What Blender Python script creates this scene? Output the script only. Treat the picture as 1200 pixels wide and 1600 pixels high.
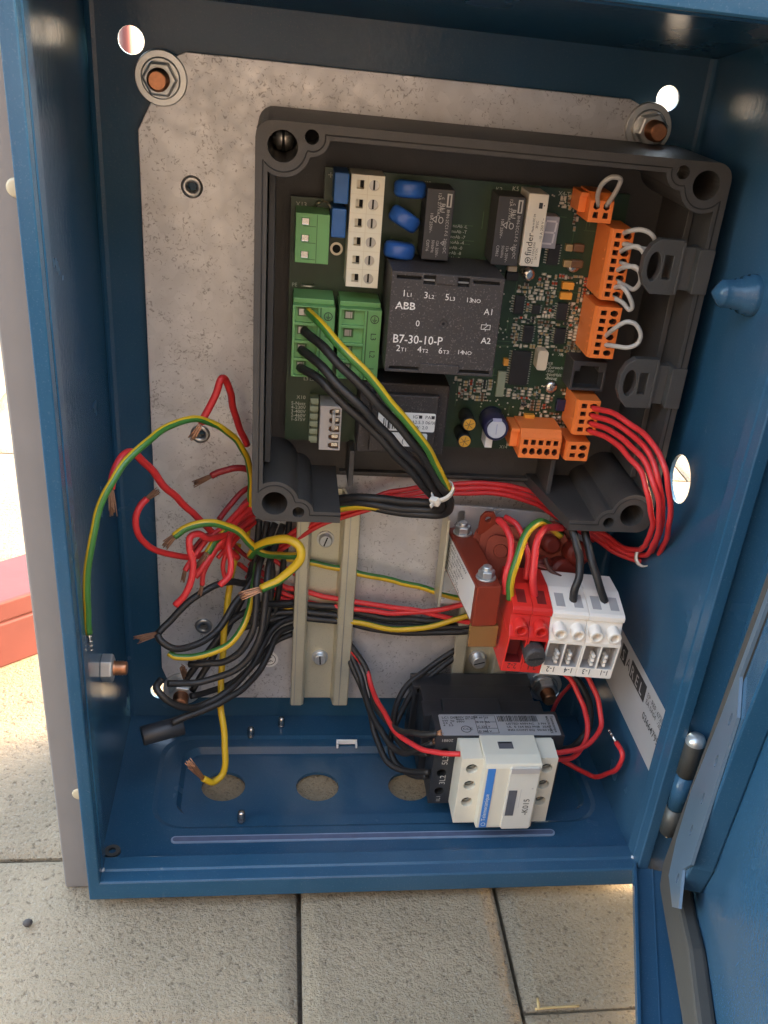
import bpy, bmesh, math, random
from mathutils import Vector, Matrix, noise as mnoise
from mathutils.geometry import tessellate_polygon
random.seed(7)
for _o in list(bpy.data.objects): bpy.data.objects.remove(_o)
SC = bpy.context.scene
COL = SC.collection
PI = math.pi
MM = 0.001          # everything below is written in millimetres: x right, y into the cabinet, z up

# ---------------------------------------------------------------- camera
cam_d = bpy.data.cameras.new('camera')
cam = bpy.data.objects.new('camera', cam_d); COL.objects.link(cam)
cam_d.sensor_fit = 'VERTICAL'; cam_d.sensor_height = 36.0; cam_d.sensor_width = 27.0
cam_d.lens = 34.55
cam_d.shift_x = -0.0483; cam_d.shift_y = 0.0683
cam_d.clip_start = 0.01; cam_d.clip_end = 400
cam.matrix_world = Matrix(((0.98654194, -0.02212514, -0.16200459, 0.074371),
                           (-0.12843742, 0.50829717, -0.85155024, -0.433428),
                           (0.10118714, 0.86089747, 0.49861478, 0.342859),
                           (0, 0, 0, 1)))
SC.camera = cam
SC.render.resolution_x = 768; SC.render.resolution_y = 1024

# ---------------------------------------------------------------- daylight: sun from the right and behind the cabinet
SUN_EL, SUN_AZ = math.radians(25), math.radians(79)      # azimuth measured from +y towards +x
world = bpy.data.worlds.new('World'); SC.world = world; world.use_nodes = True
wn = world.node_tree
bgn = wn.nodes['Background']
sky = wn.nodes.new('ShaderNodeTexSky'); sky.sky_type = 'NISHITA'; sky.sun_disc = False
sky.sun_elevation = SUN_EL; sky.sun_rotation = SUN_AZ
sky.air_density = 1.0; sky.dust_density = 2.0; sky.ozone_density = 1.0
wn.links.new(sky.outputs[0], bgn.inputs[0]); bgn.inputs[1].default_value = 0.15
sun_d = bpy.data.lights.new('sun', 'SUN'); sun_d.energy = 0.5; sun_d.angle = math.radians(10); sun_d.color = (1.0, 0.94, 0.86)
sun = bpy.data.objects.new('sun', sun_d); COL.objects.link(sun)
_sd = Vector((math.sin(SUN_AZ)*math.cos(SUN_EL), math.cos(SUN_AZ)*math.cos(SUN_EL), math.sin(SUN_EL)))
sun.rotation_euler = _sd.to_track_quat('Z', 'Y').to_euler(); sun.location = (2, 1, 3)
SC.view_settings.view_transform = 'Standard'; SC.view_settings.look = 'None'
SC.view_settings.exposure = 4.0
SC.view_settings.use_white_balance = True; SC.view_settings.white_balance_temperature = 8500; SC.view_settings.white_balance_tint = 10   # the phone balanced for open shade
SC.view_settings.gamma = 1.0

# ---------------------------------------------------------------- materials
M = {}
def _nt(name):
    m = bpy.data.materials.new(name); m.use_nodes = True
    nt = m.node_tree
    return m, nt, nt.nodes['Principled BSDF']
def mat(name, col, rough=0.5, metal=0.0, var=0.12, vscale=120.0, bump=0.0, bscale=900.0, coat=0.0, spec=0.5, dust=0.0, dustcol=(0.45,0.42,0.38), trans=0.0, detail=4.0, rvar=0.0):
    """paint, plastic or metal with soft colour variation, optional grain bump and dust specks"""
    m, nt, b = _nt(name)
    tc = nt.nodes.new('ShaderNodeTexCoord')
    n = nt.nodes.new('ShaderNodeTexNoise'); n.inputs['Scale'].default_value = vscale; n.inputs['Detail'].default_value = detail
    nt.links.new(tc.outputs['Object'], n.inputs['Vector'])
    mx = nt.nodes.new('ShaderNodeMix'); mx.data_type = 'RGBA'
    mx.inputs[6].default_value = (*[c*(1-var) for c in col], 1); mx.inputs[7].default_value = (*[min(1, c*(1+var)) for c in col], 1)
    nt.links.new(n.outputs['Fac'], mx.inputs[0])
    out = mx.outputs[2]
    if dust > 0:
        d = nt.nodes.new('ShaderNodeTexNoise'); d.inputs['Scale'].default_value = 1500; d.inputs['Detail'].default_value = 3
        nt.links.new(tc.outputs['Object'], d.inputs['Vector'])
        r = nt.nodes.new('ShaderNodeMapRange'); r.inputs[1].default_value = 0.60; r.inputs[2].default_value = 0.70
        r.inputs[4].default_value = dust
        nt.links.new(d.outputs['Fac'], r.inputs[0])
        m2 = nt.nodes.new('ShaderNodeMix'); m2.data_type = 'RGBA'; m2.inputs[7].default_value = (*dustcol, 1)
        nt.links.new(r.outputs[0], m2.inputs[0]); nt.links.new(out, m2.inputs[6]); out = m2.outputs[2]
    nt.links.new(out, b.inputs['Base Color'])
    b.inputs['Roughness'].default_value = rough; b.inputs['Metallic'].default_value = metal
    b.inputs['Specular IOR Level'].default_value = spec
    if rvar > 0:
        rr = nt.nodes.new('ShaderNodeMapRange'); rr.inputs[1].default_value = 0.3; rr.inputs[2].default_value = 0.7
        rr.inputs[3].default_value = max(0.03, rough-rvar); rr.inputs[4].default_value = rough+rvar
        nt.links.new(n.outputs['Fac'], rr.inputs[0]); nt.links.new(rr.outputs[0], b.inputs['Roughness'])
    if coat: b.inputs['Coat Weight'].default_value = coat; b.inputs['Coat Roughness'].default_value = 0.08
    if trans: b.inputs['Transmission Weight'].default_value = trans
    if bump > 0:
        bn = nt.nodes.new('ShaderNodeTexNoise'); bn.inputs['Scale'].default_value = bscale; bn.inputs['Detail'].default_value = 2
        nt.links.new(tc.outputs['Object'], bn.inputs['Vector'])
        bp = nt.nodes.new('ShaderNodeBump'); bp.inputs['Strength'].default_value = bump; bp.inputs['Distance'].default_value = 0.0004
        nt.links.new(bn.outputs['Fac'], bp.inputs['Height']); nt.links.new(bp.outputs[0], b.inputs['Normal'])
    M[name] = m
    return m

mat('blue_paint', (0.013, 0.069, 0.128), 0.22, spec=0.3, var=0.14, vscale=25, bump=0.22, bscale=330, dust=0.10, dustcol=(0.25,0.3,0.34), rvar=0.06)
mat('blue_bare', (0.35, 0.37, 0.40), 0.4, 0.7)
mat('black_box', (0.050, 0.046, 0.043), 0.48, var=0.2, bump=0.25, bscale=1600, dust=0.10, dustcol=(0.10,0.09,0.08))
mat('black_clip', (0.055, 0.052, 0.049), 0.55, bump=0.3, bscale=2200)
mat('dark_hole', (0.006, 0.006, 0.006), 0.8)
mat('groove', (0.012, 0.012, 0.012), 0.7)
mat('copper', (0.50, 0.215, 0.115), 0.38, 0.85, var=0.3, vscale=700)
mat('strand', (0.62, 0.33, 0.20), 0.38, 0.75, var=0.3, vscale=900)
mat('strand_old', (0.30, 0.16, 0.10), 0.5, 0.6, var=0.3, vscale=900)
mat('tin', (0.62, 0.60, 0.56), 0.25, 0.95, var=0.1)
mat('zinc_nut', (0.55, 0.56, 0.55), 0.36, 0.75, var=0.2, vscale=300, rvar=0.08)
mat('steel', (0.42, 0.41, 0.39), 0.32, 0.9, var=0.2, vscale=200)
mat('rail', (0.62, 0.575, 0.43), 0.38, 0.6, var=0.14, vscale=60, rvar=0.1, dust=0.3, dustcol=(0.28,0.25,0.19))
mat('bracket', (0.68, 0.65, 0.62), 0.3, 0.6, var=0.12, vscale=60, rvar=0.08)
mat('wire_red', (0.66, 0.032, 0.034), 0.46, var=0.16, vscale=220, bump=0.08)
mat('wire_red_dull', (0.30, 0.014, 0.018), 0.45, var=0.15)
mat('wire_black', (0.018, 0.016, 0.015), 0.5, dust=0.12, dustcol=(0.08,0.07,0.06), var=0.25, bump=0.06)
mat('wire_brown', (0.09, 0.03, 0.02), 0.5)
mat('wire_grey', (0.46, 0.43, 0.39), 0.42, var=0.08)
mat('wire_yellow', (0.60, 0.37, 0.022), 0.4, var=0.08)
mat('wire_green', (0.032, 0.155, 0.030), 0.4, var=0.12)
mat('nylon', (0.72, 0.68, 0.60), 0.4, var=0.05)
mat('pcb', (0.018, 0.044, 0.019), 0.35, var=0.35, vscale=90, spec=0.5)
mat('pcb_light', (0.05, 0.105, 0.045), 0.4, var=0.2, vscale=70)
mat('solder', (0.55, 0.50, 0.40), 0.3, 0.8, var=0.2)
mat('gold', (0.62, 0.42, 0.20), 0.35, 0.7, var=0.2)
mat('chip', (0.015, 0.015, 0.016), 0.45, var=0.2)
mat('smd_light', (0.62, 0.54, 0.40), 0.4, var=0.2)
mat('smd_brown', (0.16, 0.075, 0.035), 0.4, var=0.2)
mat('diode_red', (0.42, 0.07, 0.03), 0.2, var=0.2)
mat('tantalum', (0.80, 0.33, 0.05), 0.45, var=0.08)
mat('orange', (0.88, 0.21, 0.05), 0.42, var=0.06, bump=0.05)
mat('orange_dark', (0.16, 0.03, 0.01), 0.6)
mat('term_green', (0.125, 0.33, 0.115), 0.42, var=0.07, bump=0.05)
mat('term_green_dark', (0.04, 0.11, 0.035), 0.5)
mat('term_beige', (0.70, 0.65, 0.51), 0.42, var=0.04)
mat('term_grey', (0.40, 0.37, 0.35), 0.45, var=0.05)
mat('header_green', (0.26, 0.31, 0.22), 0.5, var=0.1)
mat('cap_blue', (0.016, 0.095, 0.34), 0.35, var=0.08)
mat('choke_blue', (0.014, 0.105, 0.30), 0.4, var=0.08, bump=0.1)
mat('relay_black', (0.040, 0.037, 0.037), 0.45, var=0.12, bump=0.08)
mat('relay_cream', (0.66, 0.60, 0.50), 0.42, var=0.04)
mat('contactor_black', (0.045, 0.038, 0.036), 0.55, var=0.15, bump=0.3, bscale=1800, dust=0.38, dustcol=(0.30,0.26,0.23))
mat('trafo_black', (0.032, 0.027, 0.026), 0.6, var=0.15, bump=0.6, bscale=1500, dust=0.35, dustcol=(0.25,0.21,0.19))
mat('print_white', (0.72, 0.69, 0.64), 0.6, var=0.05)
mat('print_grey', (0.42, 0.40, 0.36), 0.6, var=0.05)
mat('print_pcb', (0.50, 0.53, 0.44), 0.6, var=0.05)
mat('print_black', (0.022, 0.021, 0.022), 0.6, var=0.05)
mat('label_white', (0.80, 0.78, 0.73), 0.5, var=0.04)
mat('label_silver', (0.42, 0.41, 0.41), 0.38, 0.25, var=0.06, vscale=60)
mat('display', (0.33, 0.33, 0.37), 0.35, var=0.05)
mat('display_seg', (0.62, 0.60, 0.62), 0.4)
mat('cap_sleeve', (0.020, 0.020, 0.055), 0.28)
mat('cap_top', (0.66, 0.66, 0.68), 0.3, 0.3)
mat('cap_stripe', (0.36, 0.38, 0.52), 0.35)
mat('cap_orange', (0.72, 0.36, 0.05), 0.4, 0.2, var=0.15, vscale=400)
mat('red_brown', (0.245, 0.036, 0.018), 0.5, spec=0.25, var=0.12, bump=0.08)
mat('red_brown_deep', (0.17, 0.022, 0.014), 0.42, spec=0.3, var=0.2)
mat('film', (0.40, 0.14, 0.11), 0.12, var=0.1, spec=0.8)
mat('amber_film', (0.24, 0.11, 0.035), 0.2, var=0.1)
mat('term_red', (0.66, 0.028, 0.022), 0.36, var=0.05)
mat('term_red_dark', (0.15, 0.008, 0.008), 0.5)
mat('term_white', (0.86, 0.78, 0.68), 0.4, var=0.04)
mat('lc_beige', (0.66, 0.605, 0.49), 0.42, var=0.04, bump=0.04)
mat('lc_dark', (0.022, 0.024, 0.028), 0.45, var=0.15, bump=0.15, bscale=1800)
mat('lc_clear', (0.63, 0.60, 0.53), 0.12, var=0.04, coat=0.6)
mat('lc_blue', (0.03, 0.19, 0.52), 0.4, var=0.03)
mat('lc_window', (0.10, 0.10, 0.11), 0.25, var=0.2)
mat('hinge_grey', (0.085, 0.080, 0.072), 0.45, 0.4, var=0.2)
mat('gasket', (0.060, 0.052, 0.045), 0.75, var=0.15, vscale=60, bump=0.25, bscale=700)
mat('stiffener', (0.13, 0.185, 0.24), 0.28, 0.3, var=0.12, vscale=40)
mat('cream_plug', (0.50, 0.42, 0.29), 0.45, var=0.05)
mat('seal_strip', (0.085, 0.105, 0.17), 0.5, var=0.25, vscale=250, bump=0.3)
mat('seal_edge', (0.22, 0.29, 0.38), 0.5, var=0.2)
mat('red_timber', (0.12, 0.028, 0.025), 0.55, var=0.22, vscale=40, bump=0.3, bscale=120)
mat('straw', (0.42, 0.28, 0.12), 0.6)
mat('pebble', (0.05, 0.04, 0.035), 0.8)

def scuffs(name, col, amount):
    """pale rubbed patches and fine scratches on an existing paint"""
    nt = M[name].node_tree; N = nt.nodes; L = nt.links; b = N['Principled BSDF']
    src = b.inputs['Base Color'].links[0].from_socket
    tc = N.new('ShaderNodeTexCoord'); mp = N.new('ShaderNodeMapping'); mp.inputs['Scale'].default_value = (1, 1, 0.35); L.new(tc.outputs['Object'], mp.inputs['Vector'])
    n = N.new('ShaderNodeTexNoise'); n.inputs['Scale'].default_value = 95; n.inputs['Detail'].default_value = 8; n.inputs['Roughness'].default_value = 0.7; n.inputs['Distortion'].default_value = 1.2; L.new(mp.outputs[0], n.inputs['Vector'])
    r = N.new('ShaderNodeMapRange'); r.inputs[1].default_value = 0.66; r.inputs[2].default_value = 0.76; r.inputs[4].default_value = amount; L.new(n.outputs['Fac'], r.inputs[0])
    n2 = N.new('ShaderNodeTexNoise'); n2.inputs['Scale'].default_value = 9; n2.inputs['Detail'].default_value = 5; L.new(tc.outputs['Object'], n2.inputs['Vector'])
    r2 = N.new('ShaderNodeMapRange'); r2.inputs[1].default_value = 0.45; r2.inputs[2].default_value = 0.75; r2.inputs[4].default_value = 0.16; L.new(n2.outputs['Fac'], r2.inputs[0])
    a = N.new('ShaderNodeMath'); a.operation = 'MAXIMUM'; L.new(r.outputs[0], a.inputs[0]); L.new(r2.outputs[0], a.inputs[1])
    k = N.new('ShaderNodeMix'); k.data_type = 'RGBA'; k.inputs[7].default_value = (*col, 1); L.new(a.outputs[0], k.inputs[0]); L.new(src, k.inputs[6]); L.new(k.outputs[2], b.inputs['Base Color'])
scuffs('blue_paint', (0.15, 0.19, 0.23), 0.45)
def galvanised(name, base, dark, spots):
    """zinc-coated sheet: spangle patches, scratches and small dark specks"""
    m, nt, b = _nt(name); N = nt.nodes; L = nt.links
    tc = N.new('ShaderNodeTexCoord')
    v = N.new('ShaderNodeTexVoronoi'); v.inputs['Scale'].default_value = 190; L.new(tc.outputs['Object'], v.inputs['Vector'])
    n1 = N.new('ShaderNodeTexNoise'); n1.inputs['Scale'].default_value = 26; n1.inputs['Detail'].default_value = 6; L.new(tc.outputs['Object'], n1.inputs['Vector'])
    a = N.new('ShaderNodeMix'); a.data_type = 'RGBA'; a.inputs[6].default_value = (*dark, 1); a.inputs[7].default_value = (*base, 1)
    r = N.new('ShaderNodeMapRange'); r.inputs[1].default_value = 0.32; r.inputs[2].default_value = 0.62; L.new(n1.outputs['Fac'], r.inputs[0]); L.new(r.outputs[0], a.inputs[0])
    s = N.new('ShaderNodeMix'); s.data_type = 'RGBA'; s.blend_type = 'MULTIPLY'; s.inputs[0].default_value = 0.13
    L.new(a.outputs[2], s.inputs[6]); bw = N.new('ShaderNodeRGBToBW'); L.new(v.outputs['Color'], bw.inputs[0]); L.new(bw.outputs[0], s.inputs[7])
    n2 = N.new('ShaderNodeTexNoise'); n2.inputs['Scale'].default_value = 520; n2.inputs['Detail'].default_value = 5; n2.inputs['Distortion'].default_value = 1.6; L.new(tc.outputs['Object'], n2.inputs['Vector'])
    n3 = N.new('ShaderNodeTexNoise'); n3.inputs['Scale'].default_value = 45; n3.inputs['Detail'].default_value = 3; L.new(tc.outputs['Object'], n3.inputs['Vector'])
    r3 = N.new('ShaderNodeMapRange'); r3.inputs[1].default_value = 0.35; r3.inputs[2].default_value = 0.65; r3.inputs[3].default_value = 0.0; r3.inputs[4].default_value = 0.10; L.new(n3.outputs['Fac'], r3.inputs[0])
    ad = N.new('ShaderNodeMath'); ad.operation = 'ADD'; L.new(n2.outputs['Fac'], ad.inputs[0]); L.new(r3.outputs[0], ad.inputs[1])
    r2 = N.new('ShaderNodeMapRange'); r2.inputs[1].default_value = 0.64; r2.inputs[2].default_value = 0.72; r2.inputs[4].default_value = spots; L.new(ad.outputs[0], r2.inputs[0])
    k = N.new('ShaderNodeMix'); k.data_type = 'RGBA'; k.inputs[7].default_value = (0.13, 0.115, 0.105, 1); L.new(r2.outputs[0], k.inputs[0]); L.new(s.outputs[2], k.inputs[6])
    L.new(k.outputs[2], b.inputs['Base Color'])
    b.inputs['Metallic'].default_value = 0.55; b.inputs['Roughness'].default_value = 0.42
    rr = N.new('ShaderNodeMapRange'); rr.inputs[3].default_value = 0.34; rr.inputs[4].default_value = 0.52; L.new(v.outputs['Distance'], rr.inputs[0]); L.new(rr.outputs[0], b.inputs['Roughness'])
    M[name] = m
galvanised('galvanised', (0.71, 0.70, 0.70), (0.55, 0.54, 0.54), 0.55)
mat('post_steel', (0.22, 0.21, 0.21), 0.5, 0.3, var=0.08, vscale=60, dust=0.12, dustcol=(0.2,0.17,0.14))

def concrete(name, c1, c2, c3):
    m, nt, b = _nt(name); N = nt.nodes; L = nt.links
    g = N.new('ShaderNodeNewGeometry')
    def noise(s, d):
        n = N.new('ShaderNodeTexNoise'); n.inputs['Scale'].default_value = s; n.inputs['Detail'].default_value = d; n.inputs['Roughness'].default_value = 0.65
        L.new(g.outputs['Position'], n.inputs['Vector']); return n
    big, mid, fine = noise(14, 4), noise(430, 6), noise(900, 5)
    a = N.new('ShaderNodeMix'); a.data_type = 'RGBA'; a.inputs[6].default_value = (*c1, 1); a.inputs[7].default_value = (*c2, 1)
    r = N.new('ShaderNodeMapRange'); r.inputs[1].default_value = 0.35; r.inputs[2].default_value = 0.65; L.new(big.outputs['Fac'], r.inputs[0]); L.new(r.outputs[0], a.inputs[0])
    r2 = N.new('ShaderNodeMapRange'); r2.inputs[1].default_value = 0.45; r2.inputs[2].default_value = 0.33; r2.inputs[4].default_value = 0.75; L.new(mid.outputs['Fac'], r2.inputs[0])
    k = N.new('ShaderNodeMix'); k.data_type = 'RGBA'; k.inputs[7].default_value = (*c3, 1); L.new(r2.outputs[0], k.inputs[0]); L.new(a.outputs[2], k.inputs[6])
    r4 = N.new('ShaderNodeMapRange'); r4.inputs[1].default_value = 0.54; r4.inputs[2].default_value = 0.70; r4.inputs[4].default_value = 0.6; L.new(fine.outputs['Fac'], r4.inputs[0])
    k2 = N.new('ShaderNodeMix'); k2.data_type = 'RGBA'; k2.inputs[7].default_value = (0.50, 0.44, 0.36, 1); L.new(r4.outputs[0], k2.inputs[0]); L.new(k.outputs[2], k2.inputs[6])
    oi = N.new('ShaderNodeObjectInfo'); st = noise(5, 5)
    sr = N.new('ShaderNodeMapRange'); sr.inputs[1].default_value = 0.42; sr.inputs[2].default_value = 0.66; sr.inputs[3].default_value = 1.0; sr.inputs[4].default_value = 0.80; L.new(st.outputs['Fac'], sr.inputs[0])
    orr = N.new('ShaderNodeMapRange'); orr.inputs[3].default_value = 0.92; orr.inputs[4].default_value = 1.08; L.new(oi.outputs['Random'], orr.inputs[0])
    mu = N.new('ShaderNodeMath'); mu.operation = 'MULTIPLY'; L.new(sr.outputs[0], mu.inputs[0]); L.new(orr.outputs[0], mu.inputs[1])
    hs = N.new('ShaderNodeHueSaturation'); L.new(mu.outputs[0], hs.inputs['Value']); L.new(k2.outputs[2], hs.inputs['Color'])
    L.new(hs.outputs['Color'], b.inputs['Base Color']); b.inputs['Roughness'].default_value = 0.9; b.inputs['Specular IOR Level'].default_value = 0.2
    m1 = N.new('ShaderNodeMath'); m1.operation = 'MULTIPLY_ADD'; m1.inputs[1].default_value = 0.45; L.new(fine.outputs['Fac'], m1.inputs[0]); L.new(mid.outputs['Fac'], m1.inputs[2])
    bp = N.new('ShaderNodeBump'); bp.inputs['Strength'].default_value = 1.0; bp.inputs['Distance'].default_value = 0.0026
    L.new(m1.outputs[0], bp.inputs['Height']); L.new(bp.outputs[0], b.inputs['Normal'])
    M[name] = m
concrete('paver', (0.42, 0.32, 0.215), (0.34, 0.26, 0.175), (0.12, 0.085, 0.06))
concrete('sand', (0.34, 0.27, 0.20), (0.29, 0.23, 0.17), (0.16, 0.115, 0.08))
concrete('low_bounce_ground', (0.060, 0.054, 0.050), (0.045, 0.041, 0.038), (0.03, 0.027, 0.025))  # kept dark so the added front ground bounces little light

def brickwork(name):
    m, nt, b = _nt(name); N = nt.nodes; L = nt.links
    g = N.new('ShaderNodeNewGeometry'); mp = N.new('ShaderNodeMapping'); mp.inputs['Rotation'].default_value = (PI/2, 0, 0); L.new(g.outputs['Position'], mp.inputs['Vector'])
    k = N.new('ShaderNodeTexBrick'); k.inputs['Scale'].default_value = 4.0; k.inputs['Mortar Size'].default_value = 0.018
    k.inputs['Color1'].default_value = (0.36, 0.27, 0.22, 1); k.inputs['Color2'].default_value = (0.29, 0.21, 0.17, 1); k.inputs['Mortar'].default_value = (0.42, 0.38, 0.34, 1)
    L.new(mp.outputs[0], k.inputs['Vector']); L.new(k.outputs['Color'], b.inputs['Base Color']); b.inputs['Roughness'].default_value = 0.9
    M[name] = m
brickwork('brick_wall')

# ---------------------------------------------------------------- mesh helpers
def V3(p): return Vector(p)
class MB:
    def __init__(s): s.v = []; s.f = []; s.m = []; s.s = []
    def face(s, idx, m=0, sm=False): s.f.append(tuple(idx)); s.m.append(m); s.s.append(sm)
    def add(s, pts): b = len(s.v); s.v += [tuple(p) for p in pts]; return b
    def obox(s, o, a, b, c, m=0):
        o, a, b, c = map(V3, (o, a, b, c))
        if a.cross(b).dot(c) < 0: a, b = b, a
        i = s.add([o, o+a, o+a+b, o+b, o+c, o+a+c, o+a+b+c, o+b+c])
        for q in ((0,3,2,1),(4,5,6,7),(0,1,5,4),(1,2,6,5),(2,3,7,6),(3,0,4,7)): s.face([i+k for k in q], m)
        return s
    def box(s, x0, x1, y0, y1, z0, z1, m=0):
        return s.obox((min(x0,x1), min(y0,y1), min(z0,z1)), (abs(x1-x0),0,0), (0,abs(y1-y0),0), (0,0,abs(z1-z0)), m)
    def plate(s, outer, holes, o, ux, uy, n, m=0, mside=None, caps=(True, True), hole_m=None):
        """flat polygon with holes (2-D lists) in frame o,ux,uy, extruded by vector n"""
        o, ux, uy, n = map(V3, (o, ux, uy, n))
        loops = [outer] + list(holes)
        flat = [Vector((p[0], p[1], 0)) for l in loops for p in l]
        tris = tessellate_polygon([[Vector((p[0], p[1], 0)) for p in l] for l in loops])
        ff = ux.cross(uy).dot(n) > 0
        P = [o + ux*p.x + uy*p.y for p in flat]
        b0 = s.add(P); b1 = s.add([p+n for p in P])
        for t in tris:
            a, b, c = flat[t[0]], flat[t[1]], flat[t[2]]
            ar = (b-a).cross(c-a).z
            if abs(ar) < 1e-9: continue
            t = t if ar > 0 else t[::-1]
            up = t if ff else t[::-1]
            if caps[1]: s.face([b1+k for k in up], m)
            if caps[0]: s.face([b0+k for k in up[::-1]], m)
        k = 0
        ms = m if mside is None else mside
        for li, l in enumerate(loops):
            L_ = len(l); ar = sum(l[i][0]*l[(i+1)%L_][1]-l[(i+1)%L_][0]*l[i][1] for i in range(L_))
            ccw = ar > 0; want = (li == 0)
            for i in range(L_):
                j = (i+1) % L_
                q = [b0+k+i, b0+k+j, b1+k+j, b1+k+i]
                if (ccw == want) != ff: q = q[::-1]
                s.face(q, ms if (li == 0 or hole_m is None) else hole_m)
            k += L_
        return s
    def block(s, outer, holes, o, ux, uy, n, depth, m=0):
        """solid block whose front (direction n) has blind holes: holes = [(poly, depth, bottom material, side material)]"""
        o, ux, uy, n = map(V3, (o, ux, uy, n))
        ff = ux.cross(uy).dot(n) > 0
        loops = [outer] + [h[0] for h in holes]
        flat = [Vector((p[0], p[1], 0)) for l in loops for p in l]
        tris = tessellate_polygon([[Vector((p[0], p[1], 0)) for p in l] for l in loops])
        b1 = s.add([o+ux*p.x+uy*p.y for p in flat])
        for t in tris:
            a, b, c = flat[t[0]], flat[t[1]], flat[t[2]]
            ar = (b-a).cross(c-a).z
            if abs(ar) < 1e-9: continue
            t = t if ar > 0 else t[::-1]
            s.face([b1+k for k in (t if ff else t[::-1])], m)
        k = 0
        for li, l in enumerate(loops):
            L_ = len(l); ar = sum(l[i][0]*l[(i+1)%L_][1]-l[(i+1)%L_][0]*l[i][1] for i in range(L_))
            d = depth if li == 0 else holes[li-1][1]
            mb_ = m if li == 0 else holes[li-1][2]; msd = m if li == 0 else holes[li-1][3]
            b0 = s.add([o+ux*p[0]+uy*p[1]-n*d for p in l])
            for i in range(L_):
                j = (i+1) % L_
                q = [b0+i, b0+j, b1+k+j, b1+k+i]
                if ((ar > 0) == (li == 0)) != ff: q = q[::-1]
                s.face(q, msd)
            cap = list(range(b0, b0+L_))
            if (ar > 0) != ff: cap = cap[::-1]
            if li == 0: cap = cap[::-1]
            s.face(cap, mb_)
            k += L_
        return s
    def lathe(s, o, axis, prof, n=16, m=0, sm=True, ms=None):
        """prof = [(t, r)...] along axis"""
        o = V3(o); ax = V3(axis).normalized()
        e = ax.orthogonal().normalized(); g = ax.cross(e)
        rings = []
        for t, r in prof:
            if r < 1e-6: rings.append([s.add([o+ax*t])])
            else: b = s.add([o+ax*t+(e*math.cos(2*PI*i/n)+g*math.sin(2*PI*i/n))*r for i in range(n)]); rings.append(list(range(b, b+n)))
        for k in range(len(rings)-1):
            A, B = rings[k], rings[k+1]; mm = m if ms is None else ms[k]
            flat_ = prof[k][0] == prof[k+1][0]
            for i in range(n):
                j = (i+1) % n
                if len(A) == 1 and len(B) == 1: continue
                if len(A) == 1: q = (A[0], B[i], B[j])[::-1]
                elif len(B) == 1: q = (A[i], A[j], B[0])
                else: q = (A[i], A[j], B[j], B[i])
                s.face(q, mm, sm and not flat_)
        return s
    def cyl(s, p0, p1, r, n=16, m=0, r1=None, sm=True, mcap=None):
        p0, p1 = V3(p0), V3(p1); L_ = (p1-p0).length; r1 = r if r1 is None else r1
        mc = m if mcap is None else mcap
        return s.lathe(p0, p1-p0, [(0,0),(0,r),(L_,r1),(L_,0)], n, m, sm, [m, m, mc])
    def hexn(s, o, axis, r, h, m=0, rot=0.3):
        o = V3(o); ax = V3(axis).normalized(); e = ax.orthogonal().normalized(); g = ax.cross(e)
        def ring(t, rr): return s.add([o+ax*t+(e*math.cos(PI*i/3+rot)+g*math.sin(PI*i/3+rot))*rr for i in range(6)])
        a = ring(0, r); b = ring(h*0.86, r); c = ring(h, r*0.88)
        for p, q in ((a, b), (b, c)):
            for i in range(6): j = (i+1) % 6; s.face([p+i, p+j, q+j, q+i], m)
        s.face([a+i for i in range(5, -1, -1)], m); s.face([c+i for i in range(6)], m)
        return s
    def tube(s, pts, r, n=10, m=0, stripe=None, twist=0.0, phase=0.0, seg=6, cap=True, wob=0.0):
        P = spline(pts, seg)
        if wob: P = [p + mnoise.noise_vector(p*0.085)*wob*min(1, i/6, (len(P)-1-i)/6) for i, p in enumerate(P)]
        T = []
        for i in range(len(P)):
            a = P[max(0, i-1)]; b = P[min(len(P)-1, i+1)]
            d = (b-a); T.append(d.normalized() if d.length > 1e-9 else Vector((0,0,1)))
        e = T[0].orthogonal().normalized()
        ref = Vector((-0.2, -0.8, 0.55)).normalized(); c = ref - T[0]*ref.dot(T[0])
        if c.length > 0.15: e = c.normalized()
        rings = []; L_ = 0
        for i, p in enumerate(P):
            if i: e = (e - T[i]*e.dot(T[i])).normalized(); L_ += (p-P[i-1]).length
            if stripe is not None:
                q = ref - T[i]*ref.dot(T[i])
                if q.length > 0.3: e = (e + q.normalized()*0.5).normalized(); e = (e - T[i]*e.dot(T[i])).normalized()
            g = T[i].cross(e)
            rr = r[min(len(r)-1, int(i*len(r)/len(P)))] if isinstance(r, (list, tuple)) else r
            tw = phase + twist*L_
            b = s.add([p+(e*math.cos(2*PI*k/n+tw)+g*math.sin(2*PI*k/n+tw))*rr for k in range(n)])
            rings.append(b)
        for i in range(len(P)-1):
            for k in range(n):
                j = (k+1) % n
                mm = m if stripe is None else (stripe[0] if k < n*0.5 else stripe[1])
                s.face([rings[i]+k, rings[i]+j, rings[i+1]+j, rings[i+1]+k], mm, True)
        if cap:
            s.face([rings[0]+k for k in range(n-1, -1, -1)], m); s.face([rings[-1]+k for k in range(n)], m)
        return s
    def build(s, name, mats, parent=None, bevel=0.0, root=None, **props):
        me = bpy.data.meshes.new(name)
        org = Vector(parent['org']) if parent is not None else Vector(root if root is not None else (0, 0, 0))
        me.from_pydata([((x-org.x)*MM, (y-org.y)*MM, (z-org.z)*MM) for x, y, z in s.v], [], s.f)
        if not isinstance(mats, (list, tuple)): mats = [mats]
        for k in mats: me.materials.append(M[k])
        me.polygons.foreach_set('material_index', s.m); me.polygons.foreach_set('use_smooth', s.s); me.update()
        o = bpy.data.objects.new(name, me); COL.objects.link(o)
        o['org'] = list(org)
        if parent is not None: o.parent = parent
        else: o.location = org*MM
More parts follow.
